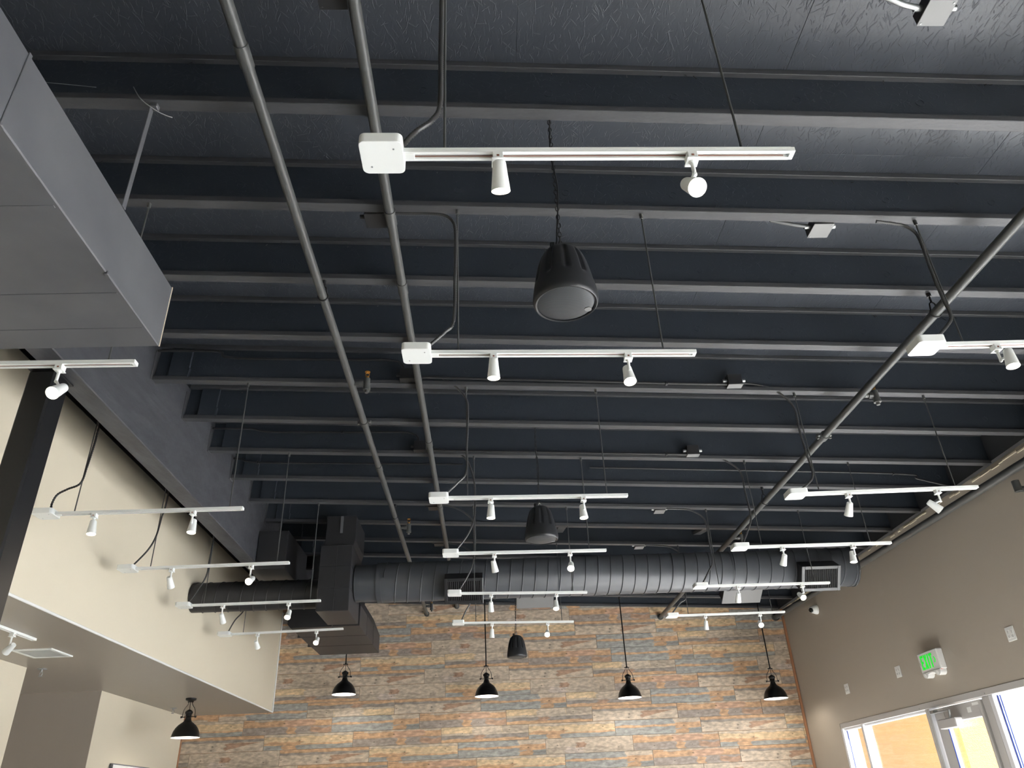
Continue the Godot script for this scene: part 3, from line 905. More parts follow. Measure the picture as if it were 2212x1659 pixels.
func track(label: String, S: Vector3, dir: Vector3, L: float, heads: Array, rods: Array, group: String, energy: float) -> Node3D:
	var t := thing("track_light", label, "track light", S, group)
	var x := dir.normalized()
	var z := x.cross(Vector3.UP).normalized()
	t.basis = Basis(x, z.cross(x), z)
	if not rail_meshes.has(L):
		var r := MB.new()
		var pf := PackedVector2Array([Vector2(-0.018, 0), Vector2(-0.0075, 0), Vector2(-0.0075, 0.011), Vector2(0.0075, 0.011), Vector2(0.0075, 0), Vector2(0.018, 0), Vector2(0.018, 0.0085), Vector2(0.0172, 0.0095), Vector2(0.018, 0.0105), Vector2(0.018, 0.018), Vector2(-0.018, 0.018)])
		r.extrude(pf, Vector3.ZERO, Vector3.BACK, Vector3.UP, Vector3(L - 0.012, 0, 0))
		r.box(Vector3(L - 0.008, 0.009, 0), Vector3(0.016, 0.0185, 0.0365), 0.0015)
		var cp := MB.new()
		for s in [-1.0, 1.0]:
			cp.box(Vector3(L / 2, 0.0065, s * 0.0052), Vector3(L - 0.06, 0.0022, 0.0022))
		rail_meshes[L] = [r.mesh(), cp.mesh()]
		if not rail_meshes.has("box"):
			var pl := PackedVector2Array()
			for q in 4:
				for k in 7:
					var th := PI / 2 * q + PI / 2 * k / 6.0
					pl.append(Vector2(cos(th), sin(th)) * 0.018 + Vector2(0.046, 0.046) * Vector2([1, -1, -1, 1][q], [1, 1, -1, -1][q]))
			var b := MB.new().extrude(pl, Vector3(-0.061, -0.004, 0), Vector3.RIGHT, Vector3.BACK, Vector3(0, 0.034, 0))
			var lip := PackedVector2Array()
			for q in pl:
				lip.append(q * 0.985)
			b.extrude(lip, Vector3(-0.061, -0.0052, 0), Vector3.RIGHT, Vector3.BACK, Vector3(0, 0.0015, 0))
			rail_meshes.box = b.mesh()
			rail_meshes.feed = MB.new().box(Vector3(0.016, 0.002, 0), Vector3(0.04, 0.006, 0.026), 0.001).mesh()
			rail_meshes.screw = MB.new().cyl(Vector3(-0.024, -0.0062, 0.034), Vector3(-0.024, -0.004, 0.034), 0.003, 8).mesh()
	obj("rail", rail_meshes[L][0], mats.white_enamel, t)
	obj("conductor", rail_meshes[L][1], mats.copper_strip, t)
	var bx := obj("feed_box", rail_meshes.box, mats.white_enamel, t)
	obj("feed_plate", rail_meshes.feed, mats.white_enamel, bx)
	obj("screw", rail_meshes.screw, mats.galvanised_steel, bx)
	obj("screw", rail_meshes.screw, mats.galvanised_steel, bx).position = Vector3(-0.072, 0, -0.070)
	for rx in rods:
		var top: Vector3 = S + x * rx
		var wx: float = top.x
		var ytop := roof(wx, S.z) + EYE + (JOIST if wx < -2.47 else 0.0)
		var rm := MB.new().cyl(Vector3(rx, 0.016, 0), Vector3(rx, ytop - top.y, 0), 0.0042, 8)
		rm.cyl(Vector3(rx, ytop - top.y - 0.03, 0), Vector3(rx, ytop - top.y, 0), 0.009, 8)
		var ro := obj("suspension_rod", rm, mats.charcoal_pipe_paint, t)
		ro.basis = t.basis.inverse()
		ro.position = Vector3(rx, 0, 0) - ro.basis * Vector3(rx, 0, 0)
	for q in heads:
		var inv := t.basis.inverse()
		spot_head(t, q[0], inv * (W(q[1][0], q[1][1], q[1][2]) - S), inv * Vector3(q[2][0], q[2][1], q[2][2]).normalized(), energy)
	return t

func build_tracks() -> void:
	var E := 0.4
	var rows := [
		["white light track nearest the camera, whose second lamp glares straight at the viewer", -0.217, 1.714, 0.957, 1.702, -1.627, [[0.285, [0.070, 1.659, -1.597], [0.030, -0.926, -0.376]], [0.872, [0.622, 1.590, -1.627], [0.093, -0.773, 0.628]]], [0.125, 1.035], "middle row of light tracks"],
		["white light track of the middle row just below the nearest hanging speaker", -0.219, 1.768, 0.957, 1.743, -2.847, [[0.28, [0.060, 1.724, -2.817], [-0.022, -0.994, -0.107]], [0.881, [0.657, 1.702, -2.877], [0.017, -0.961, 0.277]]], [0.123, 1.046], "middle row of light tracks"],
		["white light track of the middle row level with the top of the middle speaker", -0.231, 1.787, 0.958, 1.769, -4.677, [[0.28, [0.051, 1.731, -4.647], [-0.043, -0.999, 0.007]], [0.893, [0.654, 1.731, -4.707], [0.037, -0.993, 0.114]]], [0.128, 1.053], "middle row of light tracks"],
		["white light track of the middle row just below the middle speaker, right lamp glaring", -0.209, 1.785, 0.985, 1.772, -5.897, [[0.288, [0.067, 1.727, -5.897], [0.181, -0.867, -0.463]], [0.895, [0.691, 1.691, -5.917], [-0.142, -0.672, 0.727]]], [0.137, 1.053], "middle row of light tracks"],
		["white light track of the middle row across the lower edge of the round duct", -0.229, 1.772, 0.954, 1.742, -7.117, [[0.283, [0.049, 1.695, -7.117], [0.001, -0.839, -0.544]], [0.898, [0.660, 1.686, -7.137], [-0.053, -0.899, 0.435]]], [0.127, 1.057], "middle row of light tracks"],
		["farthest white light track of the middle row, just above the far black speaker", -0.240, 1.760, 0.953, 1.732, -8.337, [[0.305, [0.061, 1.697, -8.337], [-0.027, -0.982, -0.188]], [0.907, [0.660, 1.656, -8.357], [-0.112, -0.576, 0.810]]], [0.13, 1.064], "middle row of light tracks"],
		["white light track running out of the left edge under the big duct", -2.69, 1.765, -1.490, 1.753, -2.847, [[0.25, [-2.45, 1.70, -2.847], [0.0, -0.9, 0.3]], [0.868, [-1.780, 1.648, -2.847], [-0.028, -0.701, 0.713]]], [0.13, 1.066], "left row of light tracks"],
		["white light track beside the black column, nearest full one over the cream wall", -2.746, 1.759, -1.564, 1.759, -4.677, [[0.248, [-2.481, 1.704, -4.647], [0.095, -0.992, 0.079]], [0.872, [-1.874, 1.712, -4.707], [0.025, -0.988, 0.152]]], [0.114, 1.10], "left row of light tracks"],
		["white light track over the cream wall whose glaring lamp stands before the beam end", -2.731, 1.747, -1.535, 1.755, -5.897, [[0.281, [-2.461, 1.683, -5.897], [0.041, -0.736, -0.676]], [0.894, [-1.811, 1.652, -5.897], [-0.090, -0.531, 0.843]]], [0.11, 1.09], "left row of light tracks"],
		["white light track crossing in front of the thinner left round duct", -2.724, 1.748, -1.533, 1.751, -7.117, [[0.295, [-2.434, 1.672, -7.117], [0.099, -0.763, -0.639]], [0.897, [-1.811, 1.676, -7.117], [-0.027, -0.788, 0.615]]], [0.115, 1.09], "left row of light tracks"],
		["farthest white light track of the left row, ending before the low duct box", -2.721, 1.731, -1.524, 1.745, -8.337, [[0.287, [-2.446, 1.662, -8.337], [0.086, -0.651, -0.754]], [0.907, [-1.794, 1.665, -8.337], [-0.036, -0.659, 0.751]]], [0.13, 1.068], "left row of light tracks"],
		["white light track running out of the right edge, with a printed label on its box", 2.098, 1.753, 3.295, 1.757, -2.847, [[0.26, [2.384, 1.715, -2.817], [-0.114, -0.991, 0.065]], [0.88, [2.98, 1.70, -2.85], [0.1, -0.9, 0.2]]], [0.119, 1.05], "right row of light tracks"],
		["white light track of the right row whose last lamp turns to the brown wall", 2.150, 1.742, 3.320, 1.754, -4.677, [[0.292, [2.439, 1.683, -4.677], [-0.047, -0.784, -0.619]], [0.905, [2.969, 1.672, -4.677], [0.697, -0.714, 0.075]]], [0.102, 1.04], "right row of light tracks"],
		["white light track of the right row just above the round duct's right end", 2.132, 1.760, 3.302, 1.756, -5.897, [[0.286, [2.425, 1.700, -5.897], [-0.109, -0.784, -0.611]], [0.869, [2.995, 1.715, -5.927], [-0.107, -0.992, 0.072]]], [0.12, 1.02], "right row of light tracks"],
		["white light track of the right row crossing the pale air register", 2.108, 1.761, 3.287, 1.751, -7.117, [[0.299, [2.400, 1.696, -7.117], [0.010, -0.768, -0.640]], [0.92, [2.975, 1.668, -7.117], [0.086, -0.608, 0.789]]], [0.12, 1.05], "right row of light tracks"],
		["farthest white light track of the right row, ending at the corner of the plank wall", 2.094, 1.755, 3.292, 1.753, -8.337, [[0.302, [2.395, 1.698, -8.337], [-0.003, -0.935, -0.356]], [0.909, [2.979, 1.665, -8.337], [-0.116, -0.548, 0.828]]], [0.12, 1.054], "right row of light tracks"],
	]
	for q in rows:
		var S := W(q[1], q[2], q[5])
		var e := W(q[3], q[4], q[5])
		track(q[0], S, e - S, 1.19, q[6], q[7], q[8], E)
	var t := track("white light track fixed flat under the taupe soffit, at the left edge", W(-3.50, 1.282, -4.935), Vector3(0, 0, -1), 1.19, [[0.895, [-3.471, 1.201, -5.83], [-0.749, -0.489, -0.447]], [0.30, [-3.5, 1.2, -5.22], [0, -0.9, 0.3]]], [], "", E)
	t.get_child(3)

# ---------------------------------------------------------------- conduits and boxes
func build_wiring() -> void:
	var flex := {
		"nearest middle light track": [-1.627, [[-0.094, 2.66], [-0.095, 2.474], [-0.097, 2.177], [-0.098, 1.931], [-0.122, 1.859], [-0.171, 1.808], [-0.215, 1.742]], 0.0095, 0.0045],
		"second middle light track": [-2.847, [[-0.45, 2.60], [-0.31, 2.592], [-0.23, 2.591], [-0.156, 2.580], [-0.114, 2.543], [-0.097, 2.468], [-0.100, 2.198], [-0.108, 1.947], [-0.148, 1.884], [-0.235, 1.797]], 0.009, 0.0045],
		"third middle light track": [-4.677, [[-0.45, 2.70], [-0.325, 2.720], [-0.242, 2.691], [-0.159, 2.620], [-0.094, 2.524], [-0.086, 2.395], [-0.095, 2.182], [-0.101, 1.977], [-0.163, 1.896], [-0.245, 1.815]], 0.009, 0.006],
		"fourth middle light track": [-5.897, [[-0.46, 2.70], [-0.403, 2.716], [-0.283, 2.691], [-0.165, 2.644], [-0.103, 2.556], [-0.062, 2.386], [-0.062, 2.162], [-0.079, 2.043], [-0.134, 1.928], [-0.225, 1.812]], 0.009, 0.008],
		"fifth middle light track": [-7.117, [[-0.42, 2.655], [-0.388, 2.658], [-0.273, 2.625], [-0.168, 2.563], [-0.100, 2.466], [-0.091, 2.231], [-0.102, 2.072], [-0.157, 1.940], [-0.246, 1.80]], 0.009, 0.01],
		"farthest middle light track": [-8.337, [[-0.42, 2.66], [-0.28, 2.63], [-0.15, 2.55], [-0.075, 2.40], [-0.088, 2.182], [-0.152, 1.991], [-0.209, 1.894], [-0.26, 1.787]], 0.009, 0.01],
		"nearest right light track": [-2.847, [[2.02, 2.500], [2.111, 2.482], [2.162, 2.464], [2.200, 2.418], [2.206, 2.349], [2.202, 2.205], [2.204, 2.038], [2.209, 1.918], [2.176, 1.866], [2.085, 1.784]], 0.009, 0.0045],
		"second right light track": [-4.677, [[1.84, 2.60], [1.887, 2.603], [1.980, 2.593], [2.092, 2.559], [2.178, 2.488], [2.232, 2.386], [2.227, 2.221], [2.236, 2.026], [2.242, 1.889], [2.197, 1.823], [2.119, 1.772]], 0.009, 0.006],
		"third right light track": [-5.897, [[1.84, 2.58], [1.870, 2.583], [1.989, 2.567], [2.102, 2.524], [2.204, 2.422], [2.211, 2.254], [2.217, 2.049], [2.201, 1.969], [2.103, 1.789]], 0.009, 0.008],
		"fourth right light track": [-7.117, [[1.84, 2.55], [2.020, 2.537], [2.109, 2.510], [2.184, 2.454], [2.212, 2.367], [2.212, 2.155], [2.207, 1.995], [2.155, 1.906], [2.076, 1.79]], 0.009, 0.01],
		"farthest right light track": [-8.337, [[1.84, 2.56], [2.094, 2.536], [2.185, 2.495], [2.219, 2.440], [2.222, 2.217], [2.218, 1.959], [2.146, 1.896], [2.04, 1.785]], 0.009, 0.01],
		"light track by the black column": [-4.677, [[-2.602, 2.95], [-2.602, 2.377], [-2.602, 2.256], [-2.612, 2.087], [-2.627, 1.972], [-2.701, 1.932], [-2.757, 1.895], [-2.775, 1.832], [-2.768, 1.788]], 0.008, 0.007],
		"second light track over the cream wall": [-5.897, [[-2.575, 2.95], [-2.582, 2.322], [-2.598, 2.163], [-2.613, 2.009], [-2.657, 1.897], [-2.75, 1.776]], 0.008, 0.008],
		"third light track over the cream wall": [-7.117, [[-2.60, 2.95], [-2.605, 2.351], [-2.609, 2.179], [-2.615, 2.024], [-2.672, 1.896], [-2.74, 1.777]], 0.008, 0.01],
		"farthest light track over the cream wall": [-8.337, [[-2.54, 2.95], [-2.545, 2.30], [-2.568, 2.126], [-2.608, 1.978], [-2.683, 1.883], [-2.74, 1.76]], 0.008, 0.01],
	}
	for k in flex:
		var q = flex[k]
		var pts := []
		for p in q[1]:
			pts.append(W(p[0] - 0.008, p[1], q[0] + 0.010))
		var dark: bool = k.contains("cream") or k.contains("column")
		tag(obj("flexible_conduit", MB.new().tube(smooth_path(pts, q[3]), q[2] * 0.85, 10, 0.0 if dark and q[0] < -5.0 else 0.16), mats.black_hardware if dark else mats.flex_steel), ("black" if dark else "dark grey") + " flexible conduit feeding the " + k, "conduit", "flexible conduits to the light tracks")
	var runs := [
		["thin pipe run with a bend along the sixth joist, left half", jz(5) + 0.03, [[-2.3, 2.955], [-1.88, 2.941], [-1.763, 2.883], [-0.983, 2.848], [-0.637, 2.835], [-0.556, 2.79], [-0.531, 2.736]]],
		["thin pipe run along the bottom of the sixth joist between its two square boxes", jz(5) + 0.03, [[-0.46, 2.69], [-0.35, 2.683], [1.321, 2.592], [1.76, 2.572]]],
		["thin pipe run with a bend along the eighth joist, left half", jz(7) + 0.03, [[-2.3, 2.938], [-1.972, 2.923], [-1.795, 2.89], [-1.196, 2.869], [-0.618, 2.847], [-0.541, 2.744]]],
		["thin pipe run along the bottom of the eighth joist between its two square boxes", jz(7) + 0.03, [[-0.47, 2.677], [1.571, 2.582], [1.76, 2.57]]],
		["thin pipe run with a bend along the ninth joist, left half", jz(8) + 0.03, [[-2.3, 2.927], [-2.236, 2.923], [-2.074, 2.881], [-1.299, 2.849], [-0.181, 2.806]]],
		["thin pipe run along the ninth joist dropping to the right wall", jz(8) + 0.03, [[1.0, 2.738], [1.718, 2.702], [3.848, 2.59], [4.061, 2.532], [4.34, 2.45]]],
	]
	for q in runs:
		var pts := []
		for p in q[2]:
			pts.append(W(p[0], p[1], q[1]))
		var mb := MB.new().tube(smooth_path(pts, 0.03), 0.0095, 10)
		var mid: Vector3 = pts[pts.size() / 2]
		mb.box(mid, Vector3(0.02, 0.03, 0.03), 0.004)
		tag(obj("conduit_run", mb, mats.black_pipe_paint), q[0], "conduit", "thin pipe runs along the joists")
	# square junction boxes
	var bs := [
		["black square junction box beside the middle pipe at the top edge", -0.515, 0, -1, "dark"], ["black square junction box under the third joist, beside the middle pipe", -0.515, 2, -1, "dark"],
		["black square junction box on the sixth joist, beside the middle pipe", -0.515, 5, 1, "dark"], ["black square junction box on the eighth joist, beside the middle pipe", -0.525, 7, 1, "dark"], ["black square junction box on the tenth joist, beside the middle pipe", -0.50, 9, -1, "dark"], ["black square junction box on the twelfth joist, over the round duct", -0.52, 11, -1, "dark"],
		["grey square junction box under the first joist, in the top right corner", 1.735, 0, -1, "pale"], ["grey square junction box under the third joist, left of the slanting right pipe", 1.77, 2, -1, "pale"], ["grey square junction box at the right end of the sixth joist's pipe run", 1.81, 5, 1, "pale"], ["grey square junction box at the right end of the eighth joist's pipe run", 1.80, 7, 1, "pale"], ["grey square junction box under the tenth joist, above the right light tracks", 1.78, 9, -1, "pale"], ["grey square junction box under the twelfth joist, just above the round duct", 1.785, 11, -1, "pale"]]
	for b in bs:
		var z := jz(b[2]) + (0.034 if b[3] > 0 else -0.115)
		var x: float = b[1]
		var y := roof(x, z) + (0.055 if b[3] > 0 else 0.022)
		var o := thing("junction_box", b[0], "junction box", W(x, y, z), "square junction boxes on the joists")
		var s := Vector3(0.104, 0.056, 0.104) if b[3] < 0 else Vector3(0.104, 0.085, 0.06)
		obj("box_body", MB.new().box(Vector3.ZERO, s, 0.003), mats.black_pipe_paint, o)
		obj("cover", MB.new().box(Vector3(0, -s.y / 2 - 0.001, 0), Vector3(s.x + 0.002, 0.003, s.z + 0.002), 0.001), mats.box_grey_paint if b[4] == "pale" else mats.black_pipe_paint, o)
		var cm: Material = mats.galvanised_steel if b[4] == "pale" else mats.black_pipe_paint
		for e in [-1.0, 1.0]:
			obj("screw", MB.new().cyl(Vector3(e * 0.042, -s.y / 2 - 0.005, e * (s.z / 2 - 0.01)), Vector3(e * 0.042, -s.y / 2, e * (s.z / 2 - 0.01)), 0.0035, 8), cm, o)
			obj("connector", MB.new().cyl(Vector3(e * s.x / 2, 0, 0), Vector3(e * (s.x / 2 + 0.028), 0, 0), 0.0125, 12), cm, o)
	var lead := MB.new().tube(smooth_path([W(1.50, roof(1.5, -1.7) + 0.02, -1.66), W(1.60, roof(1.6, -1.7) + 0.008, -1.69), W(1.685, roof(1.69, -1.7) + 0.02, -1.712)], 0.02), 0.011, 10)
	tag(obj("conduit_run", lead, mats.galvanised_steel), "short bent steel pipe entering the top right junction box", "conduit")
	lead = MB.new().tube(smooth_path([W(1.50, roof(1.5, -2.92) + 0.02, -2.89), W(1.62, roof(1.6, -2.92) + 0.012, -2.91), W(1.72, roof(1.7, -2.92) + 0.02, -2.932)], 0.02), 0.010, 10)
	tag(obj("conduit_run", lead, mats.charcoal_pipe_paint), "short bent pipe entering the grey box under the third joist", "conduit")
	var wire := MB.new().tube(smooth_path([W(-2.10, 2.80, -2.19), W(-1.84, 2.765, -2.185), W(-1.60, 2.735, -2.19)], 0.03), 0.0016, 6)
	tag(obj("loose_wire", wire, mats.galvanised_steel), "thin loose wire lying along the second joist beside the big left duct", "wire")
	wire = MB.new().tube(smooth_path([W(-1.445, 2.735, -2.19), W(-1.40, 2.665, -2.20), W(-1.34, 2.645, -2.25), W(-1.30, 2.65, -2.28)], 0.02), 0.0022, 6)
	tag(obj("loose_wire", wire, mats.galvanised_steel), "short wire end curling at the top of the duct strap", "wire")

# ---------------------------------------------------------------- hanging speakers and pendants
func build_speakers() -> void:
	var grid := MB.new()
	var prof := [Vector2(0.118, 0.002), Vector2(0.1215, 0.012), Vector2(0.1215, 0.028), Vector2(0.119, 0.05), Vector2(0.113, 0.085), Vector2(0.1055, 0.125), Vector2(0.097, 0.165), Vector2(0.087, 0.198), Vector2(0.077, 0.221), Vector2(0.061, 0.241), Vector2(0.038, 0.254), Vector2(0.002, 0.259)]
	var rows := 40
	var cols := 96
	var at := func(i: int, j: int) -> Vector3:
		var f := float(i) / rows * (prof.size() - 1)
		var k := mini(int(f), prof.size() - 2)
		var p: Vector2 = prof[k].cubic_interpolate(prof[k + 1], prof[maxi(k - 1, 0)], prof[mini(k + 2, prof.size() - 1)], f - k)
		var th := TAU * j / cols
		var w := fposmod(th * 10.0 / TAU, 1.0) - 0.5
		var along := smoothstep(0.085, 0.10, p.y) * (1.0 - smoothstep(0.20, 0.235, p.y))
		var r := p.x - 0.011 * along * exp(-pow(w / 0.13, 4.0))
		return Vector3(cos(th) * r, p.y, sin(th) * r)
	for i in rows + 1:
		for j in cols + 1:
			var a: Vector3 = at.call(clampi(i + 1, 0, rows), j) - at.call(maxi(i - 1, 0), j)
			var b: Vector3 = at.call(i, j + 1) - at.call(i, j - 1)
			grid.vert(at.call(i, j), a.cross(b).normalized())
	for i in rows:
		for j in cols:
			var q := i * (cols + 1) + j
			grid.tri(q, q + 1, q + cols + 1)
			grid.tri(q + 1, q + cols + 2, q + cols + 1)
	grid.box(Vector3(-0.035, 0.262, 0.02), Vector3(0.02, 0.03, 0.02), 0.004)
	var body := grid.mesh()
	var grille := MB.new().lathe([Vector2(0, -0.006), Vector2(0.06, -0.004), Vector2(0.10, 0.001), Vector2(0.110, 0.006), Vector2(0.117, 0.006)], 48, Transform3D(), true).mesh()
	var bezel := MB.new().lathe([Vector2(0.108, 0.0), Vector2(0.114, -0.002), Vector2(0.1195, 0.003), Vector2(0.121, 0.012)], 48, Transform3D(), true).mesh()
	var badge := MB.new().cyl(Vector3(0.085, -0.0035, -0.03), Vector3(0.085, 0.003, -0.03), 0.0135, 20).mesh()
	var spots := [["black bell shaped speaker hanging nearest on a chain, pale round grille underneath", 0.324, 1.618, -2.267, true], ["black bell shaped speaker hanging between the third and fourth middle light tracks", 0.42, 1.697, -5.317, true], ["black bell shaped speaker hanging farthest, in front of the plank wall", 0.368, 1.60, -9.56, false]]
	for s in spots:
		var o := thing("hanging_speaker", s[0], "speaker", W(s[1], s[2], s[3]), "black hanging speakers")
		obj("cabinet", body, mats.speaker_plastic, o)
		obj("grille", grille, mats.speaker_grille_mesh, o)
		obj("bezel", bezel, mats.speaker_plastic, o)
		obj("badge", badge, mats.box_grey_paint, o)
		var top := roof(s[1], s[3]) - s[2] as float
		var hook := MB.new().tube(smooth_path([Vector3(0, 0.252, 0), Vector3(0.008, 0.27, 0), Vector3(0, 0.285, 0), Vector3(-0.008, 0.27, 0), Vector3(0, 0.255, 0)], 0.005), 0.0035, 6)
		obj("shackle", hook, mats.galvanised_steel, o)
		var ch := MB.new()
		var y := 0.278
		var i := 0
		while y < top - 0.004:
			var lp := PackedVector3Array()
			for k in 13:
				var th := TAU * k / 12.0
				var p := Vector3(cos(th) * 0.007, sin(th) * 0.014 + y + 0.012, 0)
				lp.append(p if i % 2 == 0 else Vector3(0, p.y, p.x))
			ch.tube(lp, 0.0022, 5)
			y += 0.0225
			i += 1
		obj("chain", ch, mats.black_hardware, o)
		var cb := MB.new().tube(smooth_path([Vector3(-0.02, 0.26, 0.01), Vector3(-0.012, 0.33, 0.004), Vector3(0.008, lerpf(0.3, top, 0.4), 0.008), Vector3(-0.008, lerpf(0.3, top, 0.7), 0.006), Vector3(0.004, top, 0)], 0.03), 0.0035, 6)
		obj("cable", cb, mats.black_hardware, o)

func pendant(label: String, at: Vector3, top: float, flush: bool) -> void:
	var o := thing("pendant_lamp", label, "pendant lamp", at, "black dome pendant lamps")
	var m: Material = mats.pendant_black
	obj("shade", MB.new().lathe([Vector2(0.1585, 0.0), Vector2(0.160, 0.004), Vector2(0.157, 0.010), Vector2(0.153, 0.03), Vector2(0.143, 0.065), Vector2(0.125, 0.10), Vector2(0.098, 0.132), Vector2(0.068, 0.155), Vector2(0.046, 0.172), Vector2(0.037, 0.19), Vector2(0.035, 0.20)], 48, Transform3D(), true), m, o)
	obj("reflector", MB.new().lathe([Vector2(0.157, 0.0), Vector2(0.151, 0.028), Vector2(0.141, 0.062), Vector2(0.123, 0.097), Vector2(0.096, 0.129), Vector2(0.066, 0.152), Vector2(0.0, 0.158)], 40, Transform3D(), true), mats.pendant_white_inside, o)
	obj("bulb", MB.new().lathe([Vector2(0, 0.02), Vector2(0.022, 0.026), Vector2(0.036, 0.045), Vector2(0.036, 0.065), Vector2(0.024, 0.095), Vector2(0.014, 0.12), Vector2(0.014, 0.15)], 20, Transform3D(), true), mats.bulb_glow, o)
	obj("socket", MB.new().lathe([Vector2(0.033, 0.195), Vector2(0.033, 0.21), Vector2(0.029, 0.215), Vector2(0.033, 0.22), Vector2(0.029, 0.226), Vector2(0.034, 0.232), Vector2(0.034, 0.25), Vector2(0.044, 0.262), Vector2(0.044, 0.278), Vector2(0.026, 0.294), Vector2(0.010, 0.302), Vector2(0.0, 0.306)], 28), m, o)
	var y := MB.new()
	y.cyl(Vector3(-0.088, 0.222, 0), Vector3(0.088, 0.222, 0), 0.005, 8)
	for s in [-1.0, 1.0]:
		y.cyl(Vector3(s * 0.074, 0.222, 0), Vector3(s * 0.084, 0.222, 0), 0.011, 12)
		y.box(Vector3(s * 0.088, 0.222, 0), Vector3(0.006, 0.024, 0.012), 0.002)
		y.tube(smooth_path([Vector3(s * 0.070, 0.222, 0), Vector3(s * 0.070, 0.272, 0), Vector3(s * 0.058, 0.312, 0), Vector3(s * 0.028, 0.355, 0), Vector3(s * 0.018, 0.392, 0)], 0.012), 0.0036, 8)
		y.cyl(Vector3(s * 0.030, 0.386, 0), Vector3(s * 0.022, 0.386, 0), 0.007, 8)
	y.cyl(Vector3(-0.034, 0.386, 0), Vector3(0.034, 0.386, 0), 0.0042, 8)
	y.cyl(Vector3(0, 0.30, 0), Vector3(0, 0.39, 0), 0.0035, 8)
	obj("yoke", y, m, o)
	if flush:
		obj("canopy", MB.new().lathe([Vector2(0.012, 0.385), Vector2(0.03, 0.392), Vector2(0.058, top - 0.022), Vector2(0.062, top - 0.014), Vector2(0.062, top), Vector2(0, top)], 28), m, o)
	else:
		obj("stem", MB.new().cyl(Vector3(0, 0.38, 0), Vector3(0, top, 0), 0.0085, 12).cyl(Vector3(0, 0.378, 0), Vector3(0, 0.40, 0), 0.013, 12), m, o)
		obj("canopy", MB.new().lathe([Vector2(0.010, top - 0.02), Vector2(0.022, top - 0.012), Vector2(0.024, top - 0.001), Vector2(0, top - 0.001)], 28), m, o)
	var l := OmniLight3D.new()
	l.name = "bulb_light"
	o.add_child(l, true)
	l.position = Vector3(0, 0.06, 0)
	l.light_energy = 0.16
	l.light_color = Color(1.0, 0.97, 0.92)
	l.light_size = 0.03
	l.omni_range = 12.0
	l.omni_attenuation = 2.0
	l.shadow_enabled = true

func build_pendants() -> void:
	var z := -10.81
	var ps := [["black dome pendant lamp hanging below the low duct box", -1.920, 1.423], ["black dome pendant lamp hanging left below the far speaker", -0.014, 1.328], ["black dome pendant lamp hanging third from the left before the plank wall", 1.910, 1.238], ["black dome pendant lamp hanging nearest the brown right wall", 3.885, 1.152]]
	for p in ps:
		pendant(p[0], W(p[1], p[2] - 0.004, z), roof(p[1], z) - p[2] + 0.004, false)
	pendant("black dome lamp fixed close under the taupe soffit, lower left", W(-3.524, 0.874, -9.70), 1.30 - 0.874, true)

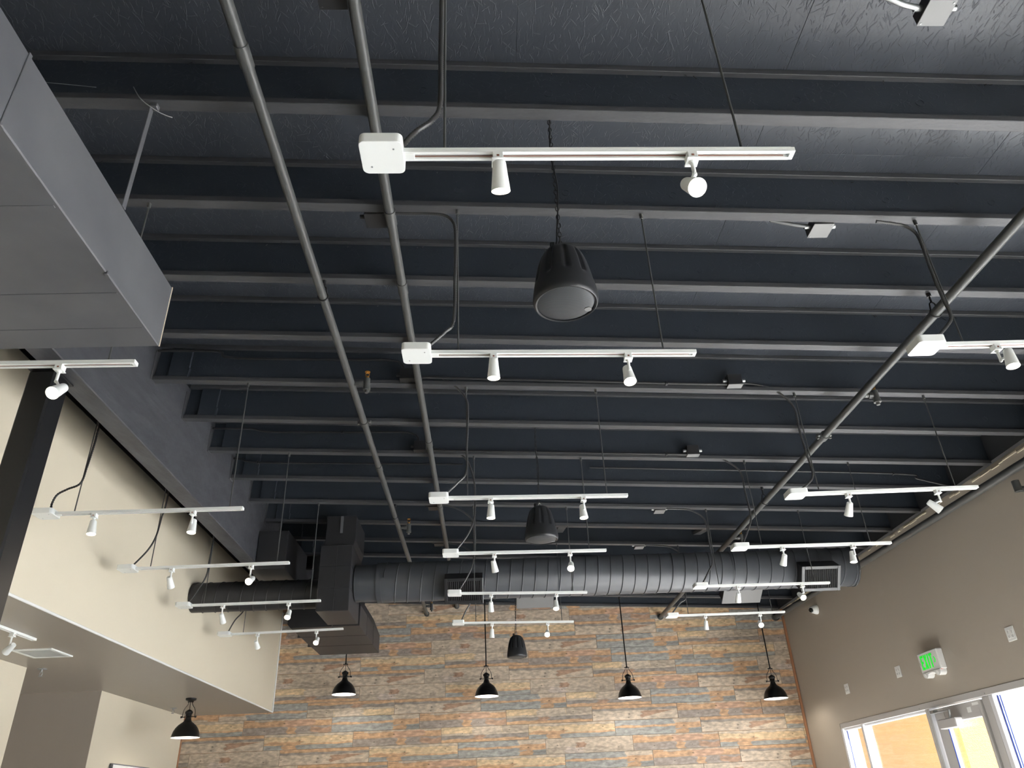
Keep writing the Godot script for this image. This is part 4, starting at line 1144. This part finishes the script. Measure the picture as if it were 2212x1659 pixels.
# ---------------------------------------------------------------- things on the walls
func build_wall_things() -> void:
	var g := thing("ceiling_grille", "white slatted air grille in the taupe soffit at the left edge", "air grille", W(-3.72, 1.30, -6.68))
	var fr := MB.new()
	for s in [-1.0, 1.0]:
		fr.box(Vector3(s * 0.15, -0.005, 0), Vector3(0.032, 0.012, 0.36), 0.003)
		fr.box(Vector3(0, -0.005, s * 0.166), Vector3(0.27, 0.012, 0.028), 0.003)
	obj("frame", fr, mats.white_enamel, g)
	obj("back", MB.new().box(Vector3(0, -0.0008, 0), Vector3(0.28, 0.0015, 0.32)), mats.box_grey_paint, g)
	for i in 14:
		var s := obj("slat", MB.new().box(Vector3.ZERO, Vector3(0.27, 0.002, 0.018), 0.0006), mats.white_enamel, g)
		s.position = Vector3(0, -0.006, -0.142 + i * 0.0218)
		s.rotation.x = 0.5
	var sp := [["small chrome sprinkler under the soffit, beside the recess at the left edge", -4.10, -7.42], ["small chrome sprinkler under the soffit, beside the flush lamp", -4.02, -10.5]]
	for s in sp:
		var mb := MB.new()
		mb.cyl(Vector3(0, -0.008, 0), Vector3(0, 0, 0), 0.038, 24, 0.042)
		mb.cyl(Vector3(0, -0.03, 0), Vector3(0, -0.008, 0), 0.009, 10)
		for e in [-1.0, 1.0]:
			mb.tube(PackedVector3Array([Vector3(e * 0.008, -0.028, 0), Vector3(e * 0.014, -0.045, 0), Vector3(e * 0.005, -0.062, 0)]), 0.003, 6)
		mb.cyl(Vector3(0, -0.068, 0), Vector3(0, -0.063, 0), 0.017, 14)
		var o := obj("soffit_sprinkler", mb, mats.galvanised_steel)
		o.position = W(s[1], 1.30, s[2])
		tag(o, s[0], "sprinkler", "small sprinklers under the soffit")
	var bd := thing("menu_board", "white board on the cream wall, only its top edge showing at the bottom", "board", W(-4.185, 0.27, -9.89))
	obj("panel", MB.new().box(Vector3(0.015, 0, 0), Vector3(0.03, 0.68, 1.0), 0.004), mats.white_plastic, bd)
	var bf := MB.new()
	for s in [-1.0, 1.0]:
		bf.box(Vector3(0.018, s * 0.344, 0), Vector3(0.036, 0.008, 1.015), 0.002)
		bf.box(Vector3(0.018, 0, s * 0.504), Vector3(0.036, 0.696, 0.008), 0.002)
	obj("frame", bf, mats.grey_label, bd)
	# power outlets high on the right wall
	var os := [["white outlet plate high on the brown wall, farthest of three, near the corner", -9.863, 1.126], ["white outlet plate high on the brown wall, left of the exit sign", -8.515, 1.123], ["white outlet plate high on the brown wall, right of the exit sign", -6.492, 1.122]]
	for s in os:
		var o := thing("power_outlet", s[0], "outlet", W(WALL_X, s[2], s[1]), "outlet plates on the brown wall")
		obj("plate", MB.new().box(Vector3(-0.003, 0, 0), Vector3(0.006, 0.115, 0.115), 0.002), mats.white_plastic, o)
		for a in [-1.0, 1.0]:
			var rc := MB.new().box(Vector3(-0.0065, 0, a * 0.024), Vector3(0.003, 0.068, 0.034), 0.001)
			obj("receptacle", rc, mats.white_plastic, o)
			var sl := MB.new()
			for b in [-1.0, 1.0]:
				for c in [-1.0, 1.0]:
					sl.box(Vector3(-0.0083, b * 0.019 + 0.003, a * 0.024 + c * 0.006), Vector3(0.001, 0.009, 0.0024))
				sl.cyl(Vector3(-0.0087, b * 0.019 - 0.008, a * 0.024), Vector3(-0.008, b * 0.019 - 0.008, a * 0.024), 0.003, 8)
			obj("slots", sl, mats.lens_black, o)
	# exit sign with emergency lamps
	var e := thing("exit_sign", "white exit sign with green letters on the brown wall above the door", "exit sign", W(WALL_X, 1.11, -7.757))
	obj("housing", MB.new().box(Vector3(-0.032, 0, 0), Vector3(0.064, 0.19, 0.37), 0.008), mats.white_plastic, e)
	obj("face", MB.new().box(Vector3(-0.0645, 0, 0), Vector3(0.003, 0.176, 0.356), 0.001), mats.box_grey_paint if false else mats.white_plastic, e)
	var lt := {
		"E": [[-0.138, -0.066, -0.117, 0.066], [-0.117, 0.044, -0.088, 0.066], [-0.117, -0.011, -0.094, 0.011], [-0.117, -0.066, -0.088, -0.044]],
		"I": [[-0.006, -0.066, 0.016, 0.066]],
		"T": [[0.046, -0.066, 0.068, 0.044], [0.030, 0.044, 0.084, 0.066]],
	}
	for k in lt:
		var mb := MB.new()
		for q in lt[k]:
			mb.box(Vector3(-0.0665, (q[1] + q[3]) / 2, (q[0] + q[2]) / 2), Vector3(0.003, q[3] - q[1], q[2] - q[0]))
		obj("letter", mb, mats.exit_green, e)
	var xm := MB.new()
	for sg in [-1.0, 1.0]:
		xm.extrude(PackedVector2Array([Vector2(-0.029 * sg, 0.066), Vector2(-0.007 * sg, 0.066), Vector2(0.029 * sg, -0.066), Vector2(0.007 * sg, -0.066)]), Vector3(-0.065, 0, -0.047), Vector3.BACK, Vector3.UP, Vector3(-0.003, 0, 0))
	obj("letter", xm, mats.exit_green, e)
	var ch := MB.new()
	var arrow := PackedVector2Array([Vector2(0, 0.028), Vector2(0.014, 0.028), Vector2(0.032, 0.0), Vector2(0.014, -0.028), Vector2(0, -0.028), Vector2(0.018, 0.0)])
	ch = MB.new().extrude(arrow, Vector3(-0.0655, 0, 0.104), Vector3.BACK, Vector3.UP, Vector3(-0.003, 0, 0))
	obj("arrow", ch, mats.exit_green, e)
	arrow = PackedVector2Array([Vector2(0, 0.028), Vector2(-0.003, 0.028), Vector2(-0.023, 0.0), Vector2(-0.003, -0.028), Vector2(0, -0.028), Vector2(-0.018, 0.0)])
	obj("blank_arrow", MB.new().extrude(arrow, Vector3(-0.066, 0, -0.148), Vector3.BACK, Vector3.UP, Vector3(-0.001, 0, 0)), mats.box_grey_paint, e)
	obj("indicator", MB.new().box(Vector3(-0.05, -0.0955, 0.17), Vector3(0.02, 0.003, 0.012), 0.001), mats.red_indicator, e)
	var lamp := MB.new()
	var lp := PackedVector2Array()
	for i in 13:
		var th := PI + PI * i / 12.0
		lp.append(Vector2(cos(th) * 0.05 - 0.115, sin(th) * 0.036 - 0.11))
	for i in 7:
		var th := PI - PI * (i + 1) / 8.0
		lp.append(Vector2(cos(th) * 0.06, sin(th) * 0.018 - 0.122))
	for i in 13:
		var th := PI + PI * i / 12.0
		lp.append(Vector2(cos(th) * 0.05 + 0.115, sin(th) * 0.036 - 0.11))
	lp.append(Vector2(0.165, -0.094))
	lp.append(Vector2(-0.165, -0.094))
	lamp.extrude(lp, Vector3(-0.004, 0, 0), Vector3.BACK, Vector3.UP, Vector3(-0.066, 0, 0))
	obj("lamp_housing", lamp, mats.white_plastic, e)
	for s in [-1.0, 1.0]:
		obj("emergency_lamp", MB.new().cyl(Vector3(-0.06, -0.12, s * 0.115), Vector3(-0.074, -0.123, s * 0.115), 0.024, 18, 0.02), mats.white_plastic, e)
	# round security camera
	var c := thing("security_camera", "small round white security camera high on the brown wall near the corner", "camera", W(WALL_X, 2.17, -10.19))
	obj("base", MB.new().lathe([Vector2(0.0, 0), Vector2(0.062, 0.0), Vector2(0.062, 0.02), Vector2(0.052, 0.05), Vector2(0.05, 0.06), Vector2(0.0, 0.06)], 32, Transform3D(MB.along(Vector3.LEFT), Vector3.ZERO)), mats.white_enamel, c)
	var ball := []
	for i in 13:
		var th := -PI / 2 + PI * i / 12.0
		ball.append(Vector2(cos(th) * 0.045, sin(th) * 0.045))
	obj("eyeball", MB.new().lathe(ball, 28, Transform3D(Basis(), Vector3(-0.065, 0, 0)), true), mats.white_enamel, c)
	var look := Vector3(-0.75, -0.35, 0.55).normalized()
	var tl := Transform3D(MB.along(look), Vector3(-0.065, 0, 0))
	obj("lens", MB.new().lathe([Vector2(0.031, 0.033), Vector2(0.029, 0.041), Vector2(0.018, 0.046), Vector2(0, 0.048)], 24, tl), mats.lens_black, c)
	var um := thing("parasol", "pale tan parasol top outside the right window, cut by the bottom corner", "parasol", W(7.75, -EYE - 0.02, -12.1))
	obj("canopy", MB.new().lathe([Vector2(0.60, 1.66), Vector2(0.60, 1.70), Vector2(0.3, 1.84), Vector2(0.06, 1.92), Vector2(0.0, 1.925)], 12), mats.tan_canvas, um)
	obj("pole", MB.new().cyl(Vector3(0, 0, 0), Vector3(0, 1.9, 0), 0.022, 10), mats.white_enamel, um)

func _ready() -> void:
	rng.seed = 20240
	# camera, sky, sun, exposure
	var cam := Camera3D.new()
	cam.name = "camera"
	add_child(cam)
	cam.position = Vector3(0, EYE, 0)
	cam.basis = Basis.from_euler(Vector3(0.514923895, -0.048166209, -0.04700309), EULER_ORDER_YXZ)
	cam.fov = rad_to_deg(2.0 * atan(829.5 / 1620.29242))
	cam.near = 0.02
	cam.far = 200.0
	cam.current = true
	var sky_mat := ProceduralSkyMaterial.new()
	sky_mat.sky_top_color = Color(0.62, 0.74, 0.90)
	sky_mat.sky_horizon_color = Color(0.93, 0.94, 0.95)
	sky_mat.ground_bottom_color = Color(0.6, 0.58, 0.55)
	sky_mat.ground_horizon_color = Color(0.8, 0.79, 0.77)
	sky_mat.sky_energy_multiplier = 1.0
	var sky := Sky.new()
	sky.sky_material = sky_mat
	var env := Environment.new()
	env.background_mode = Environment.BG_SKY
	env.sky = sky
	env.background_energy_multiplier = 6.0
	env.ambient_light_source = Environment.AMBIENT_SOURCE_SKY
	env.tonemap_mode = Environment.TONE_MAPPER_LINEAR
	env.tonemap_exposure = 1.3
	env.sdfgi_enabled = true
	env.ssao_enabled = true
	env.ssil_enabled = true
	var we := WorldEnvironment.new()
	we.name = "sky"
	we.environment = env
	add_child(we)
	var sun := DirectionalLight3D.new()
	sun.name = "sun"
	sun.light_energy = 16.0
	sun.light_color = Color(1.0, 0.985, 0.965)
	sun.light_angular_distance = 0.6
	sun.shadow_enabled = true
	sun.sky_mode = DirectionalLight3D.SKY_MODE_LIGHT_ONLY
	sun.basis = Basis.looking_at(Vector3(-0.72, -0.80, -0.22).normalized(), Vector3.UP)
	add_child(sun)
	make_materials()
	build_shell()
	build_storefront()
	build_outside()
	build_beam()
	build_joists()
	build_ducts()
	build_pipes()
	build_tracks()
	build_wiring()
	build_speakers()
	build_pendants()
	build_wall_things()
